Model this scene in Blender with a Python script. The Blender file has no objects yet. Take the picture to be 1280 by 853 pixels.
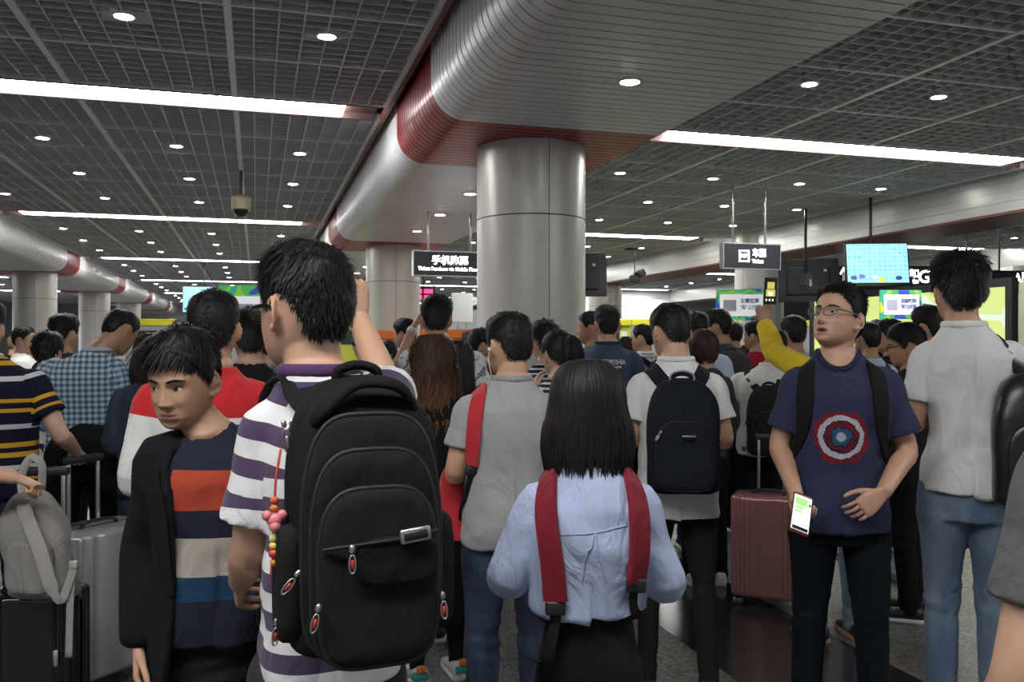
import bpy, bmesh, math, random
import numpy as np
from mathutils import Vector, Matrix, Euler
from mathutils.bvhtree import BVHTree
from mathutils.kdtree import KDTree
R = math.radians
random.seed(7)
SC = bpy.context.scene
COL = SC.collection

# ------------------------------------------------------------------ camera, world, exposure
FPX, HZ, CAMZ, TH = 1080.0, 430.0, 1.55, R(16.5)
CT, ST = math.cos(TH), math.sin(TH)
cam = bpy.data.cameras.new('camera'); camo = bpy.data.objects.new('camera', cam); COL.objects.link(camo)
camo.location = (0, 0, CAMZ); camo.rotation_euler = (R(90), 0, -TH)
cam.sensor_width = 36; cam.lens = 36 * FPX / 1280; cam.shift_y = 3.5 / 1280; cam.clip_start = .05; cam.clip_end = 300
SC.camera = camo
SC.view_settings.view_transform = 'Standard'; SC.view_settings.look = 'None'
SC.view_settings.gamma = 1; SC.view_settings.exposure = 0.7; SC.view_settings.use_curve_mapping = False
w = bpy.data.worlds.new('hall_air'); SC.world = w; w.use_nodes = True
w.node_tree.nodes['Background'].inputs[0].default_value = (.80, .86, .92, 1)
w.node_tree.nodes['Background'].inputs[1].default_value = .22
LAMP_STRIP, LAMP_DOWN = 17.0, 70.0

def W(px, d):
    u = (px - 640) / FPX * d
    return (u * CT + d * ST, -u * ST + d * CT)
def Zp(py, d): return CAMZ + (HZ - py) * d / FPX
def proj(x, y, z):
    d = x * ST + y * CT
    if d < .1: return None
    return (640 + FPX * (x * CT - y * ST) / d, HZ - FPX * (z - CAMZ) / d, d)

# ------------------------------------------------------------------ materials
MATS = {}
def nd(nt, t, **kw):
    n = nt.nodes.new(t)
    for k, v in kw.items(): setattr(n, k, v)
    return n
def base(name):
    m = bpy.data.materials.new(name); m.use_nodes = True
    nt = m.node_tree
    return m, nt, nt.nodes['Principled BSDF']
def mat(name, col, rough=.6, metal=0, bump=0, bscale=60, emit=0, var=0, vscale=8, coat=0, alpha=None, stretch=None, trans=0):
    if name in MATS: return MATS[name]
    m, nt, b = base(name)
    b.inputs['Base Color'].default_value = (*col, 1)
    b.inputs['Roughness'].default_value = rough; b.inputs['Metallic'].default_value = metal
    if coat: b.inputs['Coat Weight'].default_value = coat; b.inputs['Coat Roughness'].default_value = .1
    if trans: b.inputs['Transmission Weight'].default_value = trans
    if alpha is not None: b.inputs['Alpha'].default_value = alpha
    if emit:
        b.inputs['Emission Color'].default_value = (*col, 1); b.inputs['Emission Strength'].default_value = emit
    tc = nd(nt, 'ShaderNodeTexCoord')
    src = tc.outputs['Object']
    if stretch:
        mp = nd(nt, 'ShaderNodeMapping'); mp.inputs['Scale'].default_value = stretch
        nt.links.new(src, mp.inputs[0]); src = mp.outputs[0]
    if var:
        n = nd(nt, 'ShaderNodeTexNoise'); n.inputs['Scale'].default_value = vscale; n.inputs['Detail'].default_value = 4
        nt.links.new(src, n.inputs['Vector'])
        r = nd(nt, 'ShaderNodeMapRange'); r.inputs[1].default_value = .3; r.inputs[2].default_value = .7
        r.inputs[3].default_value = 1 - var; r.inputs[4].default_value = 1 + var
        nt.links.new(n.outputs[0], r.inputs[0])
        mx = nd(nt, 'ShaderNodeVectorMath', operation='SCALE'); mx.inputs[0].default_value = col
        nt.links.new(r.outputs[0], mx.inputs['Scale']); nt.links.new(mx.outputs[0], b.inputs['Base Color'])
    if bump:
        n = nd(nt, 'ShaderNodeTexNoise'); n.inputs['Scale'].default_value = bscale; n.inputs['Detail'].default_value = 3
        nt.links.new(src, n.inputs['Vector'])
        bp = nd(nt, 'ShaderNodeBump'); bp.inputs['Strength'].default_value = bump; bp.inputs['Distance'].default_value = .01
        nt.links.new(n.outputs[0], bp.inputs['Height']); nt.links.new(bp.outputs[0], b.inputs['Normal'])
    MATS[name] = m
    return m

def cloth(name, col, bands=None, period=None, check=None, blotch=None, rough=.9, sheen=.15, heather=0, dots=None, printed=None, wear=None, wr=1.0):
    """woven fabric: bands = [(s, colour)...] along the garment, period = (length, share, colour), check = (size, colours), blotch = camouflage-like print"""
    if name in MATS: return MATS[name]
    m, nt, b = base(name); L = nt.links
    b.inputs['Roughness'].default_value = rough; b.inputs['Sheen Weight'].default_value = sheen * min(1, max(col) * 2.5); b.inputs['Specular IOR Level'].default_value = .12 + min(.2, max(col) * .4)
    tc = nd(nt, 'ShaderNodeTexCoord'); ob = tc.outputs['Object']
    at = nd(nt, 'ShaderNodeAttribute'); at.attribute_name = 's'
    rgb = nd(nt, 'ShaderNodeRGB'); rgb.outputs[0].default_value = (*col, 1); cur = rgb.outputs[0]
    def mixc(fac, a, bcol):
        x = nd(nt, 'ShaderNodeMix', data_type='RGBA')
        L.new(fac, x.inputs[0]); L.new(a, x.inputs[6])
        if isinstance(bcol, tuple): x.inputs[7].default_value = (*bcol, 1)
        else: L.new(bcol, x.inputs[7])
        return x.outputs[2]
    def math_(op, a, bb=None, c=None):
        x = nd(nt, 'ShaderNodeMath', operation=op)
        for i, v in enumerate((a, bb, c)):
            if v is None: continue
            if isinstance(v, (int, float)): x.inputs[i].default_value = v
            else: L.new(v, x.inputs[i])
        return x.outputs[0]
    if bands:
        rp = nd(nt, 'ShaderNodeValToRGB'); rp.color_ramp.interpolation = 'CONSTANT'
        bs = sorted(bands); lo, hi = .5, 1.6
        e = rp.color_ramp.elements
        e[0].position = 0; e[0].color = (*bs[0][1], 1); e.remove(e[1])
        for s_, c_ in bs[1:]:
            q = e.new((s_ - lo) / (hi - lo)); q.color = (*c_, 1)
        mr = nd(nt, 'ShaderNodeMapRange'); mr.inputs[1].default_value = lo; mr.inputs[2].default_value = hi
        L.new(at.outputs['Fac'], mr.inputs[0]); L.new(mr.outputs[0], rp.inputs[0]); cur = rp.outputs[0]
    if period:
        f = math_('FRACT', math_('DIVIDE', at.outputs['Fac'], period[0]))
        cur = mixc(math_('LESS_THAN', f, period[1]), cur, period[2])
    if check:
        sx = nd(nt, 'ShaderNodeSeparateXYZ'); L.new(ob, sx.inputs[0])
        at2 = nd(nt, 'ShaderNodeAttribute'); at2.attribute_name = 't'
        fz = math_('LESS_THAN', math_('FRACT', math_('DIVIDE', at.outputs['Fac'], check[0])), .5)
        fx = math_('LESS_THAN', math_('FRACT', math_('DIVIDE', at2.outputs['Fac'], check[0])), .5)
        cur = mixc(fz, cur, check[1]); both = math_('MULTIPLY', fz, fx); one = math_('MAXIMUM', fz, fx)
        cur = mixc(one, rgb.outputs[0], check[1]); cur = mixc(both, cur, check[2])
    if blotch:
        for sc_, thr, c_ in blotch:
            n = nd(nt, 'ShaderNodeTexNoise'); n.inputs['Scale'].default_value = sc_; n.inputs['Detail'].default_value = 3; n.inputs['Distortion'].default_value = .8
            L.new(ob, n.inputs['Vector'])
            cur = mixc(math_('GREATER_THAN', n.outputs[0], thr), cur, c_)
    if dots:
        vo = nd(nt, 'ShaderNodeTexVoronoi'); vo.inputs['Scale'].default_value = dots[0]; L.new(ob, vo.inputs['Vector'])
        cur = mixc(math_('LESS_THAN', vo.outputs['Distance'], dots[1]), cur, dots[2])
    if printed: cur = printed(nt, L, ob, cur, mixc, math_)
    if wear:
        n = nd(nt, 'ShaderNodeTexNoise'); n.inputs['Scale'].default_value = wear[0]; n.inputs['Detail'].default_value = 5
        mp = nd(nt, 'ShaderNodeMapping'); mp.inputs['Scale'].default_value = (1, 1, .35); L.new(ob, mp.inputs[0]); L.new(mp.outputs[0], n.inputs['Vector'])
        r = nd(nt, 'ShaderNodeMapRange'); r.inputs[1].default_value = .42; r.inputs[2].default_value = .68
        L.new(n.outputs[0], r.inputs[0]); cur = mixc(r.outputs[0], cur, wear[1])
    n = nd(nt, 'ShaderNodeTexNoise'); n.inputs['Scale'].default_value = 420; n.inputs['Detail'].default_value = 2; L.new(ob, n.inputs['Vector'])
    if heather:
        r = nd(nt, 'ShaderNodeMapRange'); r.inputs[1].default_value = .3; r.inputs[2].default_value = .7; r.inputs[3].default_value = 1 - heather; r.inputs[4].default_value = 1 + heather
        L.new(n.outputs[0], r.inputs[0]); v = nd(nt, 'ShaderNodeVectorMath', operation='SCALE'); L.new(cur, v.inputs[0]); L.new(r.outputs[0], v.inputs['Scale']); cur = v.outputs[0]
    L.new(cur, b.inputs['Base Color'])
    n2 = nd(nt, 'ShaderNodeTexNoise'); n2.inputs['Scale'].default_value = 9; n2.inputs['Detail'].default_value = 4; n2.inputs['Distortion'].default_value = 1.2
    mp = nd(nt, 'ShaderNodeMapping'); mp.inputs['Scale'].default_value = (1, 1, .6); mp.inputs['Rotation'].default_value = (.4, .5, 0)
    L.new(ob, mp.inputs[0]); L.new(mp.outputs[0], n2.inputs['Vector'])
    b1 = nd(nt, 'ShaderNodeBump'); b1.inputs['Strength'].default_value = .5 * wr; b1.inputs['Distance'].default_value = .035; L.new(n2.outputs[0], b1.inputs['Height'])
    b2 = nd(nt, 'ShaderNodeBump'); b2.inputs['Strength'].default_value = .15; b2.inputs['Distance'].default_value = .002
    L.new(n.outputs[0], b2.inputs['Height']); L.new(b1.outputs[0], b2.inputs['Normal']); L.new(b2.outputs[0], b.inputs['Normal'])
    MATS[name] = m
    return m

def skin(name, col):
    if name in MATS: return MATS[name]
    m, nt, b = base(name); L = nt.links
    b.inputs['Roughness'].default_value = .5; b.inputs['Subsurface Weight'].default_value = .12
    b.inputs['Subsurface Radius'].default_value = (.012, .005, .003); b.inputs['Subsurface Scale'].default_value = .6
    at = nd(nt, 'ShaderNodeAttribute'); at.attribute_name = 'lip'
    at2 = nd(nt, 'ShaderNodeAttribute'); at2.attribute_name = 'gap'
    tc = nd(nt, 'ShaderNodeTexCoord')
    n = nd(nt, 'ShaderNodeTexNoise'); n.inputs['Scale'].default_value = 26; n.inputs['Detail'].default_value = 4; L.new(tc.outputs['Object'], n.inputs['Vector'])
    x0 = nd(nt, 'ShaderNodeMix', data_type='RGBA'); L.new(n.outputs[0], x0.inputs[0])
    x0.inputs[6].default_value = (col[0] * .9, col[1] * .84, col[2] * .8, 1); x0.inputs[7].default_value = (col[0] * 1.08, col[1] * 1.1, col[2] * 1.1, 1)
    x = nd(nt, 'ShaderNodeMix', data_type='RGBA'); L.new(at.outputs['Fac'], x.inputs[0]); L.new(x0.outputs[2], x.inputs[6]); x.inputs[7].default_value = (.40, .15, .12, 1)
    y = nd(nt, 'ShaderNodeMix', data_type='RGBA'); L.new(at2.outputs['Fac'], y.inputs[0]); L.new(x.outputs[2], y.inputs[6]); y.inputs[7].default_value = (.04, .012, .01, 1)
    L.new(y.outputs[2], b.inputs['Base Color'])
    n2 = nd(nt, 'ShaderNodeTexNoise'); n2.inputs['Scale'].default_value = 380; L.new(tc.outputs['Object'], n2.inputs['Vector'])
    bp = nd(nt, 'ShaderNodeBump'); bp.inputs['Strength'].default_value = .12; bp.inputs['Distance'].default_value = .002
    L.new(n2.outputs[0], bp.inputs['Height']); L.new(bp.outputs[0], b.inputs['Normal'])
    MATS[name] = m
    return m

def hairmat(name, col, tip=None, z0=0, z1=1):
    if name in MATS: return MATS[name]
    m, nt, b = base(name); L = nt.links
    b.inputs['Roughness'].default_value = .52; b.inputs['Specular IOR Level'].default_value = .25
    tc = nd(nt, 'ShaderNodeTexCoord')
    n = nd(nt, 'ShaderNodeTexNoise'); n.inputs['Scale'].default_value = 60; n.inputs['Detail'].default_value = 3
    mp = nd(nt, 'ShaderNodeMapping'); mp.inputs['Scale'].default_value = (1, 1, .15); L.new(tc.outputs['Object'], mp.inputs[0]); L.new(mp.outputs[0], n.inputs['Vector'])
    x = nd(nt, 'ShaderNodeMix', data_type='RGBA'); L.new(n.outputs[0], x.inputs[0])
    x.inputs[6].default_value = (*[c * .5 for c in col], 1); x.inputs[7].default_value = (*[c * 1.6 for c in col], 1); cur = x.outputs[2]
    if tip:
        sx = nd(nt, 'ShaderNodeSeparateXYZ'); L.new(tc.outputs['Object'], sx.inputs[0])
        r = nd(nt, 'ShaderNodeMapRange'); r.inputs[1].default_value = z1; r.inputs[2].default_value = z0; L.new(sx.outputs[2], r.inputs[0])
        mu = nd(nt, 'ShaderNodeMath', operation='MULTIPLY'); L.new(r.outputs[0], mu.inputs[0]); L.new(n.outputs[0], mu.inputs[1])
        m2 = nd(nt, 'ShaderNodeMath', operation='MULTIPLY'); m2.inputs[1].default_value = 1.7; m2.use_clamp = True; L.new(mu.outputs[0], m2.inputs[0])
        y = nd(nt, 'ShaderNodeMix', data_type='RGBA'); L.new(m2.outputs[0], y.inputs[0]); L.new(cur, y.inputs[6]); y.inputs[7].default_value = (*tip, 1); cur = y.outputs[2]
    L.new(cur, b.inputs['Base Color'])
    MATS[name] = m
    return m

# ------------------------------------------------------------------ mesh helpers
class MB:
    def __init__(s): s.v = []; s.f = []; s.mi = []; s.n = 0
    def add(s, V, F, mi=0):
        V = np.asarray(V, float).reshape(-1, 3); s.v.append(V)
        for f in F: s.f.append(tuple(int(i) + s.n for i in f)); s.mi.append(mi)
        s.n += len(V); return s
    def arrays(s): return (np.concatenate(s.v) if s.v else np.zeros((0, 3))), s.f
    def box(s, x0, x1, y0, y1, z0, z1, mi=0):
        V = [(x, y, z) for z in (z0, z1) for y in (y0, y1) for x in (x0, x1)]
        return s.add(V, [(0, 2, 3, 1), (4, 5, 7, 6), (0, 1, 5, 4), (2, 6, 7, 3), (0, 4, 6, 2), (1, 3, 7, 5)], mi)
    def rbox(s, x0, x1, y0, y1, z0, z1, r=.01, seg=2, mi=0, M=None):
        bm = bmesh.new(); bmesh.ops.create_cube(bm, size=1)
        for v in bm.verts: v.co = Vector(((x0 + x1) / 2 + v.co.x * (x1 - x0), (y0 + y1) / 2 + v.co.y * (y1 - y0), (z0 + z1) / 2 + v.co.z * (z1 - z0)))
        r = min(r, .49 * min(x1 - x0, y1 - y0, z1 - z0))
        bmesh.ops.bevel(bm, geom=bm.edges[:], offset=r, segments=seg, affect='EDGES', profile=.5)
        if M is not None: bm.transform(M)
        bm.verts.index_update()
        s.add([v.co[:] for v in bm.verts], [[v.index for v in f.verts] for f in bm.faces], mi); bm.free(); return s
    def tube(s, pts, rad, n=10, mi=0, flat=None, cap=True, smooth=0):
        V, F = tube(pts, rad, n, flat, cap, smooth); return s.add(V, F, mi)
    def cyl(s, a, b, r, n=16, mi=0, r2=None): return s.tube([a, b], [r, r if r2 is None else r2], n, mi)
    def build(s, name, mats, parent=None, smooth=True, attrs=None):
        V, F = s.arrays()
        return mk(name, V, F, mats, parent, smooth, s.mi, attrs)

def mk(name, V, F, mats, parent=None, smooth=True, mi=None, attrs=None):
    me = bpy.data.meshes.new(name)
    me.from_pydata(V.tolist() if isinstance(V, np.ndarray) else V, [], F.tolist() if isinstance(F, np.ndarray) else F)
    if not isinstance(mats, (list, tuple)): mats = [mats]
    for m in mats: me.materials.append(m)
    if mi is not None and len(mats) > 1: me.polygons.foreach_set('material_index', mi)
    if smooth:
        me.polygons.foreach_set('use_smooth', [True] * len(me.polygons))
        if smooth == 'auto':
            try: me.set_sharp_from_angle(angle=R(35))
            except Exception: pass
    for k, a in (attrs or {}).items():
        me.attributes.new(k, 'FLOAT', 'POINT').data.foreach_set('value', np.asarray(a, np.float32))
    me.validate(); me.update()
    o = bpy.data.objects.new(name, me); COL.objects.link(o)
    if parent: o.parent = parent
    return o
def empty(name, loc, rz=0):
    o = bpy.data.objects.new(name, None); COL.objects.link(o); o.location = loc; o.rotation_euler = (0, 0, rz); o.empty_display_size = .1
    return o
def tag(o, label, cat=None, group=None, kind=None):
    o['label'] = label
    if cat: o['category'] = cat
    if group: o['group'] = group
    if kind: o['kind'] = kind
    return o
def copy_tree(o, parent=None):
    c = o.copy(); COL.objects.link(c)
    if parent: c.parent = parent
    for ch in list(o.children): copy_tree(ch, c)
    return c

def catmull(P, n):
    P = np.asarray(P, float)
    if len(P) < 3:
        t = np.linspace(0, 1, n)[:, None]; return P[0] * (1 - t) + P[-1] * t
    Q = np.vstack([2 * P[0] - P[1], P, 2 * P[-1] - P[-2]])
    ts = np.linspace(0, len(P) - 1, n); out = []
    for t in ts:
        i = min(int(t), len(P) - 2); f = t - i
        a, b, c, d = Q[i], Q[i + 1], Q[i + 2], Q[i + 3]
        out.append(.5 * (2 * b + (c - a) * f + (2 * a - 5 * b + 4 * c - d) * f * f + (3 * b - a - 3 * c + d) * f ** 3))
    return np.array(out)
def unit(v): v = np.asarray(v, float); return v / (np.linalg.norm(v) + 1e-12)
def frames(P, up=None):
    T = np.gradient(P, axis=0); T /= np.linalg.norm(T, axis=1)[:, None] + 1e-12
    a = np.array(up if up is not None else ((0, 0, 1) if abs(T[0][2]) < .9 else (1, 0, 0)), float)
    N = []; n = unit(a - T[0] * np.dot(a, T[0]))
    for t in T:
        n = unit(n - t * np.dot(n, t)); N.append(n)
    N = np.array(N); return T, N, np.cross(T, N)
def loft(rings, cap=True, closed=True):
    rings = np.asarray(rings, float); Rr, N, _ = rings.shape
    V = rings.reshape(-1, 3); F = []
    for i in range(Rr - 1):
        for j in range(N if closed else N - 1):
            k = (j + 1) % N
            F.append((i * N + j, i * N + k, (i + 1) * N + k, (i + 1) * N + j))
    if cap:
        F.append(tuple(range(N - 1, -1, -1))); F.append(tuple((Rr - 1) * N + j for j in range(N)))
    return V, F
def tube(pts, rad, n=10, flat=None, cap=True, smooth=0):
    P = np.asarray(pts, float); rad = np.broadcast_to(np.asarray(rad, float), (len(P),))
    if smooth:
        rad = np.interp(np.linspace(0, len(P) - 1, smooth), np.arange(len(P)), rad); P = catmull(P, smooth)
    T, N, B = frames(P)
    th = np.linspace(0, 2 * math.pi, n, endpoint=False)
    fl = flat or (1, 1)
    rings = P[:, None, :] + rad[:, None, None] * (fl[0] * np.cos(th)[None, :, None] * N[:, None, :] + fl[1] * np.sin(th)[None, :, None] * B[:, None, :])
    if cap:  # rounded ends
        def endr(p, t, r, rg, sgn):
            out = []
            for q in (.5, .85): out.append(p + sgn * t * r * .6 * q + (rg - p) * math.sqrt(1 - q * q))
            return out
        a = endr(P[0], T[0], rad[0], rings[0], -1); b = endr(P[-1], T[-1], rad[-1], rings[-1], 1)
        rings = np.concatenate([np.array(a[::-1]), rings, np.array(b)])
    return loft(rings, cap)
def sell(a, b, n=2.0, N=32, yc=0, z=0, bb=None):
    th = np.linspace(0, 2 * math.pi, N, endpoint=False); c, s_ = np.cos(th), np.sin(th)
    x = a * np.sign(s_) * np.abs(s_) ** (2 / n); y = np.where(c >= 0, b, bb if bb is not None else b) * np.sign(c) * np.abs(c) ** (2 / n)
    return np.stack([x, y + yc, np.full(N, z)], 1)
def ell(c, r, n=14):
    th = np.linspace(0, math.pi, n)[1:-1]
    rings = [[(c[0] + r[0] * math.sin(t) * math.cos(p), c[1] + r[1] * math.sin(t) * math.sin(p), c[2] - r[2] * math.cos(t)) for p in np.linspace(0, 2 * math.pi, n, endpoint=False)] for t in th]
    return loft(rings, True)

def _h(ix, iy, iz, seed):
    v = np.sin(ix * 127.1 + iy * 311.7 + iz * 74.7 + seed * 53.3) * 43758.5453
    return v - np.floor(v)
def vnoise(P, seed=0):
    i = np.floor(P); f = P - i; f = f * f * (3 - 2 * f); x, y, z = i[:, 0], i[:, 1], i[:, 2]; out = 0
    for dx in (0, 1):
        for dy in (0, 1):
            for dz in (0, 1):
                wgt = (f[:, 0] if dx else 1 - f[:, 0]) * (f[:, 1] if dy else 1 - f[:, 1]) * (f[:, 2] if dz else 1 - f[:, 2])
                out = out + wgt * _h(x + dx, y + dy, z + dz, seed)
    return out * 2 - 1

TMP = bpy.data.scenes.new('tmp')
def remesh(V, F, vox, it=2):
    me = bpy.data.meshes.new('t'); me.from_pydata(np.asarray(V).tolist(), [], [tuple(f) for f in F])
    o = bpy.data.objects.new('t', me); TMP.collection.objects.link(o)
    r = o.modifiers.new('r', 'REMESH'); r.mode = 'VOXEL'; r.voxel_size = vox; r.adaptivity = 0
    if it:
        sm = o.modifiers.new('s', 'SMOOTH'); sm.factor = .5; sm.iterations = it
    vl = TMP.view_layers[0]; vl.update(); dg = vl.depsgraph
    ev = o.evaluated_get(dg); m2 = ev.data
    n = len(m2.vertices); A = np.empty(n * 3, np.float32); m2.vertices.foreach_get('co', A)
    NN = np.empty(n * 3, np.float32); m2.vertices.foreach_get('normal', NN)
    L = np.empty(len(m2.loops), np.int32); m2.loops.foreach_get('vertex_index', L)
    tot = np.empty(len(m2.polygons), np.int32); m2.polygons.foreach_get('loop_total', tot)
    if len(tot) and (tot == 4).all(): Fo = L.reshape(-1, 4).tolist()
    else:
        Fo = []; k = 0
        for q in tot: Fo.append(L[k:k + q].tolist()); k += q
    bpy.data.objects.remove(o); bpy.data.meshes.remove(me)
    return A.reshape(-1, 3).astype(float), Fo, NN.reshape(-1, 3).astype(float)
def bvh_of(o):
    me = o.data
    return BVHTree.FromPolygons([v.co[:] for v in me.vertices], [p.vertices[:] for p in me.polygons])

FONT_CACHE = {}
def text_mesh(txt, size, align='CENTER', ext=.003, bold=0.0):
    cu = bpy.data.curves.new('txt', 'FONT'); cu.body = txt; cu.size = size; cu.align_x = align; cu.align_y = 'CENTER'; cu.extrude = ext; cu.offset = bold; cu.resolution_u = 3
    o = bpy.data.objects.new('txt', cu); TMP.collection.objects.link(o)
    vl = TMP.view_layers[0]; vl.update()
    me = bpy.data.meshes.new_from_object(o.evaluated_get(vl.depsgraph))
    V = np.array([v.co[:] for v in me.vertices]).reshape(-1, 3); F = [tuple(p.vertices) for p in me.polygons]
    bpy.data.objects.remove(o); bpy.data.curves.remove(cu); bpy.data.meshes.remove(me)
    return V, F
def letter(name, txt, size, M, m, parent, align='CENTER', ext=.002, bold=0.0, width=None):
    """flat lettering: text plane x right, y up; M places it"""
    V, F = text_mesh(txt, size, align, ext, bold)
    if width and len(V):
        V[:, 0] *= width / (V[:, 0].max() - V[:, 0].min())
    V = np.array([(M @ Vector(v))[:] for v in V]).reshape(-1, 3)
    return mk(name, V, F, m, parent, False)
ORD = ['nearest', 'second', 'third', 'fourth', 'fifth', 'sixth', 'seventh', 'eighth', 'ninth', 'tenth', 'eleventh', 'twelfth', 'thirteenth', 'fourteenth', 'fifteenth', 'sixteenth', 'seventeenth', 'eighteenth']
# ------------------------------------------------------------------ the hall: floor, ceiling, beams, columns, walls
ZB, ZG, YB, BAY = 3.50, 4.09, 8.3, 9.15
RAIL0, RSP = -.21, 1.54
def floor_mat():
    m, nt, b = base('terrazzo'); L = nt.links
    tc = nd(nt, 'ShaderNodeTexCoord'); ob = tc.outputs['Object']
    n1 = nd(nt, 'ShaderNodeTexVoronoi'); n1.inputs['Scale'].default_value = 70; L.new(ob, n1.inputs['Vector'])
    n2 = nd(nt, 'ShaderNodeTexNoise'); n2.inputs['Scale'].default_value = 1.2; n2.inputs['Detail'].default_value = 5; L.new(ob, n2.inputs['Vector'])
    r1 = nd(nt, 'ShaderNodeValToRGB'); e = r1.color_ramp.elements
    e[0].color = (.06, .06, .058, 1); e[1].color = (.27, .27, .26, 1); e[0].position = .2; e[1].position = .8
    L.new(n1.outputs['Color'], r1.inputs[0])
    mx = nd(nt, 'ShaderNodeMix', data_type='RGBA', blend_type='MULTIPLY'); mx.inputs[0].default_value = .5
    L.new(r1.outputs[0], mx.inputs[6]); L.new(n2.outputs['Color'], mx.inputs[7])
    br = nd(nt, 'ShaderNodeTexBrick'); br.offset = 0; br.inputs['Scale'].default_value = 1; br.inputs['Brick Width'].default_value = .8; br.inputs['Row Height'].default_value = .8
    br.inputs['Mortar Size'].default_value = .002; br.inputs['Color1'].default_value = (1, 1, 1, 1); br.inputs['Color2'].default_value = (.88, .88, .88, 1); br.inputs['Mortar'].default_value = (.3, .3, .3, 1)
    L.new(ob, br.inputs['Vector'])
    m2 = nd(nt, 'ShaderNodeMix', data_type='RGBA', blend_type='MULTIPLY'); m2.inputs[0].default_value = 1; L.new(mx.outputs[2], m2.inputs[6]); L.new(br.outputs[0], m2.inputs[7])
    L.new(m2.outputs[2], b.inputs['Base Color']); b.inputs['Roughness'].default_value = .38
    return m
def slab(name, x0, x1, y0, y1, z0, z1, m, label):
    return tag(MB().box(x0, x1, y0, y1, z0, z1).build(name, m, None, False), label, 'floor' if 'floor' in name else 'structure', None, 'structure')
FL = floor_mat()
slab('floor', -24, 32, -6, 66, -.1, 0, FL, 'grey speckled terrazzo floor of the station hall')
GR = mat('dark_granite', (.022, .022, .023), .16, var=.3, vscale=30)
tag(MB().box(2.12, 2.93, -2, 60, 0, .003).build('trim_1', GR, None, False), 'dark polished granite strip set in the floor along the columns', 'floor strip', None, 'structure')
tag(MB().box(-6.2, -5.4, -2, 60, 0, .003).build('trim_2', GR, None, False), 'dark granite strip under the far left row of columns', 'floor strip', None, 'structure')

BLADE = mat('grid_blade', (.66, .67, .69), .5, .1)
RAILM = mat('grid_rail', (.80, .81, .82), .45, .1)
DARK = mat('plenum_dark', (.025, .026, .028), .9)
def grid_bay(mb, x0, x1, y0, y1):
    cx, cy, hb = RSP / 8, .158, .075
    k0 = math.ceil((x0 - RAIL0) / RSP - 1e-6); k1 = math.floor((x1 - RAIL0) / RSP + 1e-6)
    n = int((x1 - RAIL0) / cx) + 2
    for i in range(math.ceil((x0 - RAIL0) / cx), n):
        x = RAIL0 + i * cx
        if not (x0 <= x <= x1): continue
        s0 = 9.55 - 2 * BAY
        while s0 < y1:
            a, c_ = max(y0, s0 + .30), min(y1, s0 + BAY - .30); s0 += BAY
            if c_ <= a: continue
            if i % 8 == 0: mb.box(x - .028, x + .028, a, c_, ZG - .012, ZG + hb + .01, 1)
            else: mb.box(x - .006, x + .006, a, c_, ZG, ZG + hb, 0)
    j = 0; y = y0
    ys = []
    s0 = 9.55 - 2 * BAY
    while s0 < y1:
        for k in range(8): ys.append((s0 + .31 + k * (BAY - .62) / 7, True))
        for k in range(7):
            a = s0 + .31 + k * (BAY - .62) / 7; st = (BAY - .62) / 7
            for q in range(1, 8): ys.append((a + q * st / 8, False))
        s0 += BAY
    for y, rail in ys:
        if not (y0 <= y <= y1): continue
        if rail: mb.box(x0, x1, y - .014, y + .014, ZG - .006, ZG + hb + .005, 1)
        else: mb.box(x0, x1, y - .005, y + .005, ZG + .002, ZG + hb, 0)
BAYS = [(-4.95, 1.35, 1.0, 60), (3.5, 11.3, 1.0, 60), (12.0, 19.3, 8, 60), (-14.5, -7.0, 14, 60)]
g = MB()
for bx in BAYS: grid_bay(g, *bx)
tag(g.build('ceiling', [BLADE, RAILM], None, False), 'dark grey open-cell metal grid ceiling with pale rails', 'ceiling', None, 'structure')
tag(MB().box(-26, 34, -6, 66, 4.95, 5.1).build('ceiling_slab', DARK, None, False), 'black soffit above the open grid ceiling', 'ceiling', None, 'structure')

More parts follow.
